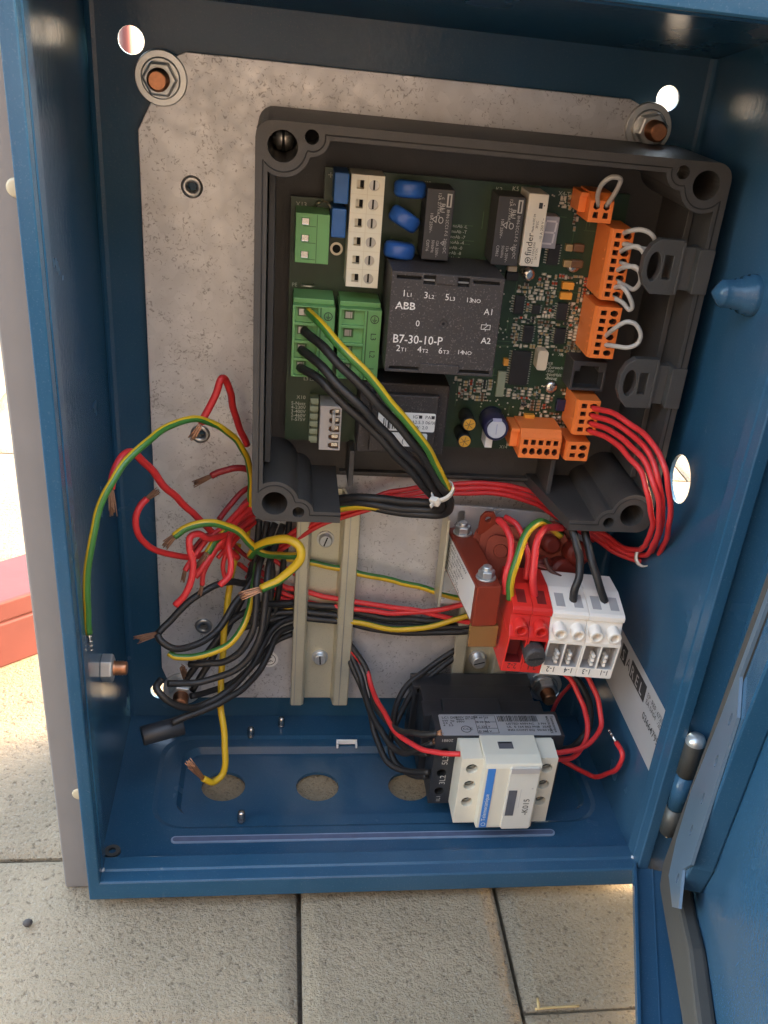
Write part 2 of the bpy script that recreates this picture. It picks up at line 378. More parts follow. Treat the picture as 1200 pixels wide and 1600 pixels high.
        if bevel > 0:
            md = o.modifiers.new('soft_edges', 'BEVEL'); md.width = bevel*MM; md.segments = 2; md.limit_method = 'ANGLE'; md.angle_limit = math.radians(40); md.use_clamp_overlap = True
        for k, v in props.items(): o[k] = v
        return o
def spline(pts, seg=6):
    P = [V3(p) for p in pts]
    if len(P) < 3 or seg <= 1: return P
    out = []
    Q = [P[0]*2-P[1]] + P + [P[-1]*2-P[-2]]
    for i in range(1, len(Q)-2):
        p0, p1, p2, p3 = Q[i-1:i+3]
        d1 = max((p1-p0).length, 1e-6)**0.5; d2 = max((p2-p1).length, 1e-6)**0.5; d3 = max((p3-p2).length, 1e-6)**0.5
        m1 = (p1-p0)/d1 - (p2-p0)/(d1+d2) + (p2-p1)/d2
        m2 = (p2-p1)/d2 - (p3-p1)/(d2+d3) + (p3-p2)/d3
        m1, m2 = m1*d2, m2*d2
        for k in range(seg):
            t = k/seg
            out.append(p1*(2*t**3-3*t*t+1) + m1*(t**3-2*t*t+t) + p2*(-2*t**3+3*t*t) + m2*(t**3-t*t))
    out.append(P[-1]); return out
def thing(name, label, cat, loc, group=None):
    o = bpy.data.objects.new(name, None); COL.objects.link(o); o.empty_display_size = 0.01
    o.location = V3(loc)*MM; o['org'] = list(loc); o['label'] = label; o['category'] = cat
    if group: o['group'] = group
    return o
def rect(x0, y0, x1, y1): return [(x0, y0), (x1, y0), (x1, y1), (x0, y1)]
def circ(x, y, r, n=20, rx=None): return [(x+(rx or r)*math.cos(2*PI*i/n), y+r*math.sin(2*PI*i/n)) for i in range(n)]
def rrect(x0, y0, x1, y1, r, n=4):
    out = []
    for cx, cy, a in ((x1-r, y1-r, 0), (x0+r, y1-r, 90), (x0+r, y0+r, 180), (x1-r, y0+r, 270)):
        for i in range(n+1): t = math.radians(a+90*i/n); out.append((cx+r*math.cos(t), cy+r*math.sin(t)))
    return out
_tc = {}
def text(lines, size, o, ux, uy, matname, parent, name='lettering', space=1.15, off=0.12, align='LEFT', squeeze=1.0, bold=0.0):
    """flat print: text lines laid from point o along ux (reading direction) and uy (up)"""
    o, ux, uy = map(V3, (o, ux, uy)); ux.normalize(); uy.normalize(); n = ux.cross(uy)
    cu = bpy.data.curves.new('tmp', 'FONT'); cu.body = lines; cu.size = size*1.38; cu.align_x = align; cu.space_line = space*0.8; cu.resolution_u = 2; cu.offset = bold
    ob = bpy.data.objects.new('tmp', cu); COL.objects.link(ob)
    dg = bpy.context.evaluated_depsgraph_get(); me = bpy.data.meshes.new_from_object(ob.evaluated_get(dg))
    bpy.data.objects.remove(ob); bpy.data.curves.remove(cu)
    org = Vector(parent['org'])
    for v in me.vertices: v.co = (o + ux*v.co.x*squeeze + uy*v.co.y + n*off - org)*MM
    me.materials.clear(); me.materials.append(M[matname]); me.name = name
    w = bpy.data.objects.new(name, me); COL.objects.link(w); w.parent = parent; w['org'] = list(org)
    return w
X, Y, Z = Vector((1,0,0)), Vector((0,1,0)), Vector((0,0,1))
def clone(o, delta, parent=None, label=None, **props):
    """copy of a thing or part (with its children), moved by delta mm; mesh data shared"""
    c = o.copy(); COL.objects.link(c)
    c.parent = parent
    if parent is None or parent is o.parent: c.location = o.location + V3(delta)*MM
    if label: c['label'] = label
    for k, v in props.items(): c[k] = v
    for ch in list(o.children): clone(ch, (0,0,0), c)
    return c

# ================================================================ setting: ground, herringbone pavers
bm = MB(); bm.face([bm.add([(-30000,-430,-17),(30000,-430,-17),(30000,30000,-17),(-30000,30000,-17)])+k for k in range(4)])
ground = bm.build('ground', 'sand', kind='structure')
bm = MB(); bm.face([bm.add([(-30000,-30000,-17),(30000,-30000,-17),(30000,-430,-17),(-30000,-430,-17)])+k for k in range(4)])
bm.build('dark_front_ground', 'low_bounce_ground', kind='structure')  # unseen dark ground added in front to cut light bounced into the cabinet
U = 91.0
def paver_mesh():
    b = MB(); w, l, c, h, d = 88.8, 179.8, 7.0, 2.0, 9.0
    def ring(ins, z): return b.add([(ins,ins,z),(w-ins,ins,z),(w-ins,l-ins,z),(ins,l-ins,z)])
    a0, a1, a2, a3 = ring(0,-d), ring(0,-h), ring(c*0.45,-h*0.35), ring(c,0)
    for p, q in ((a0,a1),(a1,a2),(a2,a3)):
        for i in range(4): j = (i+1)%4; b.face([p+i,p+j,q+j,q+i], 0)
    b.face([a3+i for i in range(4)])
    return b
pv0 = paver_mesh().build('paver', 'paver')
pmesh = pv0.data; bpy.data.objects.remove(pv0)
def seen(x, y):
    dx, dy = x-74.4, y+433.4
    if -420 < x < 520 and -420 < y < 140: return True
    t = math.degrees(math.atan2(dx, dy))
    if 140 <= y < 1500 and -27 < t < -12: return True          # the strip left of the post
    if -160 < x < 420 and 140 <= y < 420: return True           # behind the cabinet, through its holes
    return 300 < x < 620 and 100 < y < 560
npv = 0
for i in range(-14, 9):
    for j in range(-4, 20):
        s = (i - j + 1) % 4
        if s not in (0, 3): continue
        x, y = -2 + U*i, -184 + U*j
        cx, cy = (x+U, y+U/2) if s == 0 else (x+U/2, y+U)
        if not seen(cx, cy) or npv >= 300: continue
        o = bpy.data.objects.new('paver', pmesh); COL.objects.link(o); o.parent = ground
        if s == 0: o.rotation_euler = (0, 0, -PI/2); px_, py_ = x+1.2, y+U-1.2
        else: px_, py_ = x+1.2, y+1.2
        o.location = Vector((px_+random.uniform(-.5,.5), py_+random.uniform(-.5,.5), -6-random.random()*0.8))*MM
        o.rotation_euler.x += random.uniform(-.003,.003); o.rotation_euler.y += random.uniform(-.003,.003); o.rotation_euler.z += random.uniform(-.006,.006)
        npv += 1

# red timber lying on the paving, behind the post
t = thing('timber_beam', 'red painted timber lying on the sunlit paving at the left edge', 'beam', (-90, 45, -6))
d = Vector((0.775, 0.632, 0)); nrm = Vector((-0.632, 0.775, 0)); o = Vector((-330, -152.4, -6.0))
MB().obox(o, d*400, nrm*46, (0,0,29)).build('board', 'red_timber', t, bevel=1.5)
MB().obox(o+Vector((0,0,29.5)), d*400, nrm*44, (0,0,13)).build('board', 'red_timber', t, bevel=1.5)
# slim red pole seen through the upper left hole of the back panel
t = thing('garden_pole', 'slim red pole standing behind the cabinet, seen through the upper left hole', 'pole', (-72, 650, -6))
MB().cyl((-72,650,-6),(-72,650,520),7,14).build('shaft', 'red_timber', t)
MB().lathe((-72,650,520), Z, [(0,7),(0,9),(6,9),(10,5),(11,0)],14).build('cap', 'red_timber', t)

# dry twig and a pebble on the pavers
bm = MB(); bm.tube([(184.8, -184.3, -5.2),(194.1, -183.9, -5.2),(203.7, -184, -5)],0.55,7); bm.tube([(186.4, -184.4, -5.2),(186.8, -179.8, -4.5)],0.6,6)
bm.build('twig', 'straw', root=(191.4, -184.2, -5.5), label='short dry straw twig lying in the paver joint at the bottom', category='twig')
bm = MB(); bm.lathe((-24,-132,-5.4), Z, [(0,0),(0.2,1.7),(1.2,2.1),(2.2,1.2),(2.5,0)],9)
bm.build('pebble', 'pebble', root=(-24,-132,-5), label='tiny dark pebble on the pale paver left of the post foot', category='pebble')

# galvanised post left of the cabinet
t = thing('steel_post', 'grey galvanised steel post standing against the cabinet left side', 'post', (-7, -90, -6))
bm = MB(); bm.plate([(-12.6,-112),(-0.6,-112),(-0.6,-109.8),(-10.4,-109.8),(-10.4,-72.2),(-0.6,-72.2),(-0.6,-70),(-12.6,-70)], [], (0,0,-5.6), X, Y, (0,0,470))
bm.build('channel', 'post_steel', t, bevel=0.8)
for zc in (49, 286):
    MB().lathe((-2.6,-112,zc), -Y, [(0,0),(0,2.9),(0.4,2.7),(0.6,2.0),(0.7,0)],20).build('end_plug', 'cream_plug', t)

# brick wall added out of view behind the viewer to block the low sky
t = thing('sky_block_wall', 'added unseen brown brick wall facing the open cabinet, blocking the low sky', 'wall', (0,-1900,-17))
MB().box(-4000,4000,-2140,-1900,-17,1550).build('masonry','brick_wall',t)
MB().box(-4020,4020,-2160,-1880,1551,1610).build('coping','paver',t)

# ================================================================ cabinet
W, H, D = 250.0, 340.0, 124.0
HF = 361.0      # the roof rises towards the front
cab = thing('cabinet', 'open blue painted steel control cabinet with its door swung out', 'cabinet', (W/2, -D/2, 0))
bm = MB(); bm.plate(rect(0,0,W,H), [circ(17.5,322.5,4.9), circ(230.7,322.2,4.9), circ(17.3,18.4,5.2), circ(231,18.6,5.2)], (0,0,0), X, Z, (0,1.6,0)); bm.build('back_panel', 'blue_paint', cab)
bm = MB(); bm.plate([(-D,0),(0,0),(0,H),(-D,HF)], [], (0,0,0), Y, Z, (1.6,0,0)); bm.build('side_panel', 'blue_paint', cab)
bm = MB(); bm.plate([(-D,0),(0,0),(0,H),(-D,HF)], [circ(-60.2,179,10.5,28,rx=11.5)], (W-1.6,0,0), Y, Z, (1.6,0,0)); bm.build('side_panel', 'blue_paint', cab)
bm = MB(); bm.obox((1.6,0,H-1.7), (W-3.2,0,0), (0,-D,HF-H), (0,0,1.6)); bm.build('top_panel', 'blue_paint', cab)
# bottom panel: pressed tray with three cable openings
tray = rrect(20,-85,241,-17,16,6); mid_o = rrect(22,-83,239,-19,15,6); mid_i = rrect(31,-76,236,-25,10,6); inner = rrect(33,-74,234,-27,9,6)
bm = MB(); bm.plate(rect(1.6,-D+1.6,W-1.6,0), [tray], (0,0,0), X, Y, (0,0,1.8))
holes = [circ(52.5,-51.4,10.75,36), circ(99.5,-52.3,10.75,36), circ(146.5,-53,10.75,36), circ(193.5,-53,10.75,36)]
bm.plate(mid_o, [mid_i], (0,0,-1.0), X, Y, (0,0,1.8))
bm.plate(inner, holes, (0,0,-4.3), X, Y, (0,0,1.8))
for oo, ii, z0, z1 in ((tray,mid_o,1.8,.8),(mid_i,inner,.8,-2.5)):
    a = bm.add([(x,y,z0) for x,y in oo]); b = bm.add([(x,y,z1) for x,y in ii]); n = len(oo)
    for i in range(n): j=(i+1)%n; bm.face([a+i,a+j,b+j,b+i],0,True)
bm.build('bottom_panel', 'blue_paint', cab)
# bend fillets inside the back edges
for x0, sx in ((1.6,1),(W-1.6,-1)):
    bm = MB()
    for k in range(3):
        t0, t1 = PI/2*k/3, PI/2*(k+1)/3; r=3.0
        p = lambda t: (x0+sx*(r-r*math.sin(t)), -(r-r*math.cos(t)))
        q = [(*p(t0),2),(*p(t1),2),(*p(t1),H-2),(*p(t0),H-2)]
        i = bm.add(q); bm.face([i,i+1,i+2,i+3] if sx<0 else [i+3,i+2,i+1,i],0,True)
    bm.build('corner_bend', 'blue_paint', cab)
# front rim: folded flange with a return lip and mitred corners
FW, LIP = 10.5, 13.0
def rim_profile(): return [(0,0),(0,-D),(FW-0.6,-D),(FW,-D+0.6),(FW,-D+5.4),(FW+0.7,-D+6),(FW+0.7,-D+LIP),(FW-0.8,-D+LIP),(FW-0.8,-D+2),(1.7,-D+2)]
prof = [(0,-D),(0.5,-D-0.9),(1.2,-D-1.2),(4.2,-D-1.2),(FW-0.8,-D-1.0),(FW,-D-0.4),(FW,-D+5.2),(FW+0.8,-D+6),(FW+0.8,-D+LIP),(FW-0.8,-D+LIP),(FW-0.8,-D+1.4),(0,-D+1.4)]
def rim(cornerA, cornerB, inA, inB):
    """sweep prof between two outer corners; inA/inB are the inward mitre directions"""
    b = MB(); n = len(prof)
    a0 = b.add([(cornerA[0]+inA[0]*p[0], p[1], cornerA[1]+inA[1]*p[0]) for p in prof])
    a1 = b.add([(cornerB[0]+inB[0]*p[0], p[1], cornerB[1]+inB[1]*p[0]) for p in prof])
    for i in range(n): j=(i+1)%n; b.face([a0+i,a1+i,a1+j,a0+j],0)
    return b
cs = [(0,0),(W,0),(W,HF),(0,HF)]; ins = [(.48,1),(-.52,1),(-.52,-1),(.48,-1)]
for i in range(4):
    j = (i+1)%4; rim(cs[i],cs[j],ins[i],ins[j]).build('rim_flange', 'blue_paint', cab, bevel=0.25)
# bright weld chips in the mitres
for x, sx in ((FW*.48+0.6,1),(W-FW*.52-0.6,-1)):
    bm = MB(); bm.lathe((x-sx*0.6,-D+6,FW+0.2), (sx*0.3,-1,0.5), [(0,0),(0.1,1.3),(0.7,1.0),(1.0,0)],8); bm.build('weld_spot', 'blue_bare', cab)
# sealing strip on the floor, in front of the tray
bm = MB(); bm.plate(rrect(31,-94.6,214,-90.4,2.0,6), [], (0,0,1.85), X, Y, (0,0,0.7)); sp = bm.build('sealing_strip', 'seal_edge', cab)
bm = MB(); bm.plate(rrect(31.8,-93.8,213.2,-91.2,1.3,6), [], (0,0,2.6), X, Y, (0,0,0.12)); bm.build('foam', 'seal_strip', sp)
# two threaded studs and a clip bracket on the floor
def stud(x, y):
    b = MB(); pr = [(0,0),(0,1.9)]
    for k in range(4): pr += [(0.8+k*1.15,1.9),(1.35+k*1.15,1.45)]
    pr += [(5.6,1.6),(5.8,0)]
    b.lathe((x,y,1.8), Z, pr, 12); return b.build('stud', 'tin', cab)
stud(65.1,-17.7); stud(62.4,-80.4); stud(81,-9)
bm = MB(); bm.box(110,121,-24.6,-23.8,1.8,4.6); bm.box(110,111,-28,-24.6,1.8,4.2); bm.box(120,121,-28,-24.6,1.8,4.2); bm.build('clip_bracket', 'label_white', cab, bevel=0.2)
# little cut-off washer at the left front corner
bm = MB(); bm.plate(circ(0,0,3.6,16), [circ(0,0,1.7,12)], (6,-99,1.9), X, Y, (0,0,1.2)); bm.build('grommet', 'hinge_grey', cab)
# nut with copper-coloured stud through the left side
bm = MB(); bm.hexn((1.6,-66.4,80.4), X, 6.4, 5.0); nt = bm.build('hex_nut', 'zinc_nut', cab, bevel=0.3)
bm = MB(); pr=[(0,3.4)]
for k in range(4): pr += [(0.5+k*1.1,3.4),(1.0+k*1.1,3.0)]
pr += [(5.2,3.2),(5.7,2.6),(5.7,0)]
bm.lathe((6.5,-66.4,80.4), X, pr, 16); bm.build('threaded_end', 'copper', nt)
# painted pointed screw entering through the right side
bm = MB(); bm.lathe((248.4,-84,264.5), (-1,0,0), [(0,7.6),(2.5,7.6),(3,6.8),(5,6.8),(5.4,5.6),(8,5.6),(8.4,5.2),(12.2,5.1),(13.2,4.8),(17,0)], 20, ms=[0]*9); bm.build('hinge_screw', 'blue_paint', cab)

# ---- hinge
hg = MB(); hx, hy = 253.2, -127.0
hg.lathe((hx,hy,70), Z, [(0,0),(0,4.2),(17,4.2)], 20); hinge = hg.build('hinge', 'hinge_grey', cab)
MB().lathe((hx,hy,87.05), Z, [(0,4.2),(1.5,4.3),(3.4,3.4),(4.2,0)], 20).build('pin_head', 'zinc_nut', hinge)
MB().lathe((hx,hy,51), Z, [(0,0),(0,4.1),(18.6,4.1),(18.6,0)], 20).build('knuckle', 'blue_paint', hinge)
MB().lathe((hx,hy,36), Z, [(0,0),(0,4.2),(14.7,4.2),(14.7,0)], 20).build('knuckle', 'hinge_grey', hinge)
MB().lathe((hx,hy,32.2), Z, [(0,0),(0.6,1.2),(3.7,1.8)], 12).build('pin_tip', 'tin', hinge)

# ---- door, swung open about seventy-four degrees
da = math.radians(73.5)
dd = Vector((-math.cos(da), -math.sin(da), 0)); dn = Vector((-math.sin(da), math.cos(da), 0))     # along the door, and inwards
DO = Vector((260.5, -126.5, 9.0)); DW, DH, DT = 252.0, 342.0, 18.0
def dp(a, n, z): return DO + dd*a + dn*n + Z*z
bm = MB(); bm.obox(dp(-4.2,-1.4,-11.5), dd*(DW+4.2), dn*1.4, Z*(DH+11.5)); door = bm.build('door', 'blue_paint', cab, bevel=0.5)
bm = MB(); bm.obox(dp(1.5,0,0), dd*(DW-3), dn*DT, Z*1.5); bm.obox(dp(1.5,DT-1.5,1.5), dd*(DW-3), dn*1.5, Z*2.6); bm.obox(dp(1.5,DT*0.46,1.5), dd*(DW-3), dn*0.8, Z*0.5); bm.build('door_edge', 'blue_paint', door, bevel=0.4)
bm = MB(); bm.obox(dp(1.5,0,DH-1.5), dd*(DW-3), dn*DT, Z*1.5); bm.obox(dp(1.5,DT-1.5,DH-4.1), dd*(DW-3), dn*1.5, Z*2.6); bm.build('door_edge', 'blue_paint', door, bevel=0.4)
bm = MB(); bm.obox(dp(-4,-1.4,-10), dd*1.2, dn*12.2, Z*(DH+8)); bm.build('door_edge', 'blue_paint', door, bevel=0.4)
bm = MB(); bm.obox(dp(DW-1.5,0,0), dd*1.5, dn*DT, Z*DH); bm.build('door_edge', 'blue_paint', door, bevel=0.4)
# foam gasket glued slightly askew, rounding the lower corner
go = [(12,38),(9.5,20),(9,13),(13.5,7),(25,7),(45,12),(74,19.8),(102,26.6),(DW-8,50),(DW-8,DH-4),(50,DH-4),(26,143)]
gi = [(22,40),(24,34),(31,31),(56,35.6),(81,42.8),(115,46),(DW-22,68),(DW-22,DH-16),(60,DH-16),(36,150),(20.5,67)]
bm = MB(); bm.plate(go, [gi], dp(0,0.05,0), dd, Z, dn*7.0); bm.build('gasket', 'gasket', door, bevel=2.2)
# perforated bare strip on a blue stiffening channel
tab = [(47,156),(42,122),(32.5,77),(33,50),(38,35),(57,37),(66,46),(55,56),(63.5,67),(62,136),(50,145),(76,DH-12),(71,DH-12)]
sl = [[(x+1.5*math.cos(t)+.5*math.sin(t), z+3.2*math.sin(t)) for t in [2*PI*k/10 for k in range(10)]] for x, z in ((55,130),(54,110),(52,90),(50,72),(52,48))]
bm = MB(); bm.plate(tab, sl, dp(0,9.2,0), dd, Z, dn*1.2); bm.build('perforated_strip', 'stiffener', door)
bm = MB(); bm.plate([(41,40),(54,44),(60,62),(66,130),(92,DH-14),(74,DH-14),(52,150),(44,110),(39,70)], [], dp(0,0.05,0), dd, Z, dn*9.0); bm.build('stiffening_channel', 'blue_paint', door, bevel=0.8)

# ================================================================ galvanised mounting plate with its corner nuts
plate_t = thing('mounting_plate', 'galvanised grey steel mounting plate bolted inside the blue cabinet', 'mounting plate', (126, -4, 17))
out = [(19,36),(21,30),(27,19),(32,17),(218,17),(224,19),(231,28),(233.5,36),(233.5,292),(231,297),(219.5,318.5),(214,320.7),(38,320.7),(33,318.5),(21.5,297),(19,292)]
rv = [(39.1,272.8),(40.6,166.8),(40.5,62.5)]
bm = MB(); bm.plate(out, [circ(x,z,1.9,14) for x,z in rv], (0,-4,0), X, Z, (0,1.6,0)); bm.build('sheet', 'galvanised', plate_t, bevel=0.3)
for x, z in rv:
    MB().lathe((x,-4,z), -Y, [(0,4.4),(0.9,4.1),(1.0,2.0),(0,1.9),(-5,1.9),(-5,0)], 24, ms=[0,0,0,0,1]).build('rivet_nut', ['steel','dark_hole'], plate_t)
for k, (x, z) in enumerate([(28.5,311),(223.2,310.8),(29,23.3),(225.2,26.6)]):
    rot = (0.25, 0.55, 0.1, 0.4)[k]
    bm = MB(); bm.lathe((x,-4.05,z), -Y, [(0,0),(0,9.8),(1.3,9.7),(1.5,9.4),(1.5,0)], 40, sm=True); ws = bm.build('washer', 'zinc_nut', plate_t)
    bm = MB(); bm.lathe((x,-5.6,z), -Y, [(0,0),(0,7.4),(0.9,7.3),(1.3,6.8),(1.3,0)], 30); bm.hexn((x,-6.6,z), -Y, 6.6, 5.2, 0, rot); bm.build('hex_nut', 'zinc_nut', plate_t, bevel=0.35)
    pr = [(0,4.0)]
    for q in range(6): pr += [(0.4+q*1.0,4.0),(0.9+q*1.0,3.5)]
    pr += [(6.4,3.7),(7.2,3.0),(7.2,0)]
    MB().lathe((x,-11.5,z), -Y, pr, 20).build('threaded_end', 'copper', plate_t)
# white earth sticker
bm = MB(); bm.lathe((73.6,-4.05,42.2), -Y, [(0,0),(0,4.9),(0.2,4.9),(0.2,0)], 32); stk = bm.build('earth_sticker', 'label_white', plate_t)
bm = MB(); bm.plate(circ(73.6,42.2,3.6,32), [circ(73.6,42.2,3.25,32)], (0,-4.3,0), X, Z, (0,-0.08,0))
for a, b in (((-0.2,0.2),(1.7,1.9)),((-2.2,1.3),(2.2,-1.3)),((-1.6,-0.1),(1.0,-1.5)),((-0.8,-1.1),(0,-1.6))):
    a, b = Vector((73.6+a[0], -4.3, 42.2+a[1])), Vector((73.6+b[0], -4.3, 42.2+b[1])); dr=(b-a).normalized(); nn=Vector((-dr.z,0,dr.x))
    bm.obox(a-nn*0.17, b-a, nn*0.34, Vector((0,-0.1,0)))
bm.build('earth_symbol', 'print_black', stk)

# ================================================================ black plastic housing
box = thing('plastic_housing', 'black plastic housing holding the green circuit board', 'housing', (153, -6, 151))
X0, X1, Z0, Z1, YR, YF = 65.2, 241.3, 150.6, 305.6, -57.0, -8.0
def corner_path(cx, cz, sx, sz, off=0.0):
    """inner outline past the two screw bosses of one corner, from the side wall to the top/bottom wall"""
    B, S, RB, RS = (9.5, 8.3), (19.5, 4.4), 10.0-off, 6.4-off
    wu, ww = 4.4-off, 5.0-off
    a0 = math.atan2(math.sqrt(RB**2-(B[0]-wu)**2), wu-B[0]); pts = []
    for i in range(29):
        a = a0 - (a0+PI/2)*i/28; p = (B[0]+RB*math.cos(a), B[1]+RB*math.sin(a))
        if (p[0]-S[0])**2+(p[1]-S[1])**2 > RS**2 and p[1] > ww and p[0] < S[0]+2: pts.append(p)
    for i in range(25):
        a = PI - PI*1.1*i/24; p = (S[0]+RS*math.cos(a), S[1]+RS*math.sin(a))
        if (p[0]-B[0])**2+(p[1]-B[1])**2 > RB**2 and p[1] > ww: pts.append(p)
    pts.append((S[0]+math.sqrt(RS**2-(S[1]-ww)**2), ww))
    return [(cx+sx*u, cz+sz*w) for u, w in pts]
CL, CR = 102.5, 203.6
oc = rrect(X0,Z0,X1,Z1,6,5)           # corner order: TR, TL, BL, BR
n5 = 6
TRo, TLo, BLo, BRo = oc[0:n5], oc[n5:2*n5], oc[2*n5:3*n5], oc[3*n5:]
def inner_path(off):
    TL = corner_path(X0,Z1,1,-1,off); TR = corner_path(X1,Z1,-1,-1,off); BL = corner_path(X0,Z0,1,1,off); BR = corner_path(X1,Z0,-1,1,off)
    return BL[::-1] + TL + TR[::-1] + BR          # from the left cut round to the right cut
ip = inner_path(0)
ring = [(CR,Z0)] + BRo + TRo + TLo + BLo + [(CL,Z0),(CL,Z0+5.0)] + ip + [(CR,Z0+5.0)]
bh = [(74.7,297.4),(231.8,297.4),(74.7,158.9),(231.8,158.9)]; sh = [(84.7,301.2),(221.8,301.2),(84.7,155.1),(221.8,155.1)]
bm = MB(); bm.plate(ring, [circ(x,z,5.3,24) for x,z in bh]+[circ(x,z,2.5,16) for x,z in sh], (0,YF-0.1,0), X, Z, (0,YR-YF,0), caps=(False,True))
bm.build('wall', 'black_box', box, bevel=0.4)
bm = MB(); bm.plate(rrect(X0+0.6,Z0+0.5,X1-0.6,Z1-0.6,6,5), [], (0,YF,0), X, Z, (0,2.2,0)); bm.build('floor', 'black_box', box)
bm = MB(); bm.plate([(203.5,YR+0.5),(203.5,YF),(194,YF)], [], (0,0,Z0+0.1), X, Y, (0,0,5)); bm.build('web', 'black_box', box)
bm = MB()
for x in (107,199): bm.box(x,x+2.2,-30,YF-0.05,Z0+5,Z0+22)
bm.box(104,196,-11.5,YF-0.05,Z0+2.5,Z0+4); bm.box(70,72.5,-40,YF-0.05,170,286); bm.box(234,236.5,-40,YF-0.05,170,286)
bm.build('rib', 'black_box', box, bevel=0.3)
# seal groove following the inner edge
gp = inner_path(1.7)
bm = MB(); bm.tube([(CL-0.2,YR-0.1,Z0+3.3)]+[(x,YR-0.1,z) for x,z in gp]+[(CR+0.2,YR-0.1,Z0+3.3)], 0.28, 6, seg=1); bm.build('seal_groove', 'groove', box)
# blind hole bottoms and the screw in the upper left boss
for k, (x, z) in enumerate(sh): MB().lathe((x,-46,z), -Y, [(0,2.6),(0,0)], 14).build('screw_hole', 'steel' if k in (1,2) else 'dark_hole', box)
bm = MB(); bm.lathe((74.9,-30,296.6), -Y, [(0,0),(0,4.4),(1.5,4.3),(2.4,3.2),(2.5,0)], 20, ms=[0]*4); bm.box(74.4,75.4,-32.7,-32.3,292.8,300.5,1); bm.build('fixing_screw', ['tin','dark_hole'], box)
# two latch clips hooked over the right wall
def latch(zc):
    b = MB(); h = 10.5
    pts = [(216.5,-h+3),(219.5,-h),(230.5,-h),(230.5,-h+2.2),(235,-h+2.2),(235,h-2.2),(230.5,h-2.2),(230.5,h),(220,h),(216.8,h-2.5),(214.6,3.5),(214.6,-3.5)]
    b.plate(pts, [circ(219.3,0,5.6,20,rx=2.7), rect(223.4,-4.6,226.6,4.6)], (0,-50,zc), X, Z, (0,-4,0))
    b.box(229.2,230.4,-54.8,-53.9,zc-h+0.4,zc+h-0.4); b.box(222.3,222.9,-54.5,-53.9,zc-4.8,zc+4.8)
    b.box(234.8,241.2,-58.4,-48,zc-8.6,zc+8.6); b.box(232,236.5,-49.9,-30,zc-4,zc+4)
    c = b.build('latch_clip', 'black_clip', box, bevel=0.5)
    return c
latch(266); latch(218.5)

# ================================================================ circuit board
pcb = thing('circuit_board', 'dark green circuit board crowded with relays, terminals and chips', 'circuit board', (145, -17, 172))
YP = -17.6
bm = MB(); bm.plate([(78.5,171.8),(216.5,171.8),(216.5,286.6),(91.3,286.6),(91.3,274.8),(78.5,274.8)], [], (0,-16,0), X, Z, (0,-1.6,0)); bm.build('board', 'pcb', pcb)
bm = MB()
rr = random.Random(3)
# copper traces and light ground areas just above the laminate
for k in range(70):
    x, z = rr.uniform(118,205), rr.uniform(175,284); L1, L2 = rr.uniform(4,22), rr.uniform(3,14)
    if rr.random() < .5: bm.box(x,min(215,x+L1),YP-0.03,YP,z,z+0.35)
    else: bm.box(x,x+0.35,YP-0.03,YP,z,min(286,z+L2))
bm.build('trace', 'pcb_light', pcb, kind='stuff')
def comp(name, x0, x1, z0, z1, yf, m, bevel=0.35, label=None):
    b = MB(); b.box(x0,x1,YP-0.02,yf,z0,z1); o = b.build(name, m, pcb, bevel=bevel)
    if label: o['label'] = label
    return o
def sub(b, name, m, parent, bevel=0.0): return b.build(name, m, parent, bevel=bevel)

# three-way green terminal X13
def holes_grid(xs, zs, w, h, d, mb_, ms): return [(rect(x-w/2,z-h/2,x+w/2,z+h/2), d, mb_, ms) for x in xs for z in zs]
def open_term(x0, x1, z0, z1, yf, n, syms=None, rim=0.8, mm=('term_green','steel','term_green_dark')):
    """terminal block: n framed cable cells on the left, plain column on the right"""
    b = MB(); p = (z1-z0)/n; xm = x0+(x1-x0)*0.60
    hs = [(rect(x0+rim*1.4, z0+p*i+rim*0.7, xm, z0+p*(i+1)-rim*0.7), 1.8, 0, 0) for i in range(n)]
    b.block(rect(x0,z0,x1,z1), hs, (0,yf,0), X, Z, -Y, YP-yf-0.02, 0)
    o = b.build('terminal_block', list(mm), pcb, bevel=0.15)
    for i in range(n):
        zc = z0+p*(i+0.62); xc = x0+(xm-x0)*0.42
        c = MB(); c.box(xc-2.3,xc+1.9,yf+1.62,yf+1.80-0.02,zc-1.9,zc+1.9,2); c.box(xc-1.7,xc+0.3,yf+1.25,yf+1.61,zc-1.3,zc+1.2,1); c.box(xc+0.5,xc+1.0,yf+1.3,yf+1.61,zc-1.3,zc+1.2,1)
        c.build('clamp', list(mm), o)
    g = MB(); g.box(xm+(x1-xm)*0.12, xm+(x1-xm)*0.2, yf-0.06, yf+0.02, z0+0.3, z1-0.3); g.build('groove', mm[2], o)
    return o
def flat_term(x0, x1, z0, z1, yf, n):
    b = MB(); p = (z1-z0)/n; w = x1-x0
    hs = [(rect(x0+w*0.18, z0+p*(i+.5)-1.25, x0+w*0.40, z0+p*(i+.5)+1.25), 0.9, 1, 2) for i in range(n)]
    b.block(rect(x0,z0,x1,z1), hs, (0,yf,0), X, Z, -Y, YP-yf-0.02, 0)
    o = b.build('terminal_block', ['term_green','tin','term_green_dark'], pcb, bevel=0.2)
    g = MB(); g.box(x0+w*0.62, x0+w*0.64, yf-0.05, yf+0.02, z0+0.2, z1-0.2)
    for i in range(n): g.box(x0+w*0.22, x0+w*0.60, yf-0.05, yf+0.02, z0+p*(i+.5)-1.75, z0+p*(i+.5)-1.5)
    g.build('groove', 'term_green_dark', o); return o
flat_term(80.3, 93.4, 252.8, 271.5, -33, 3)
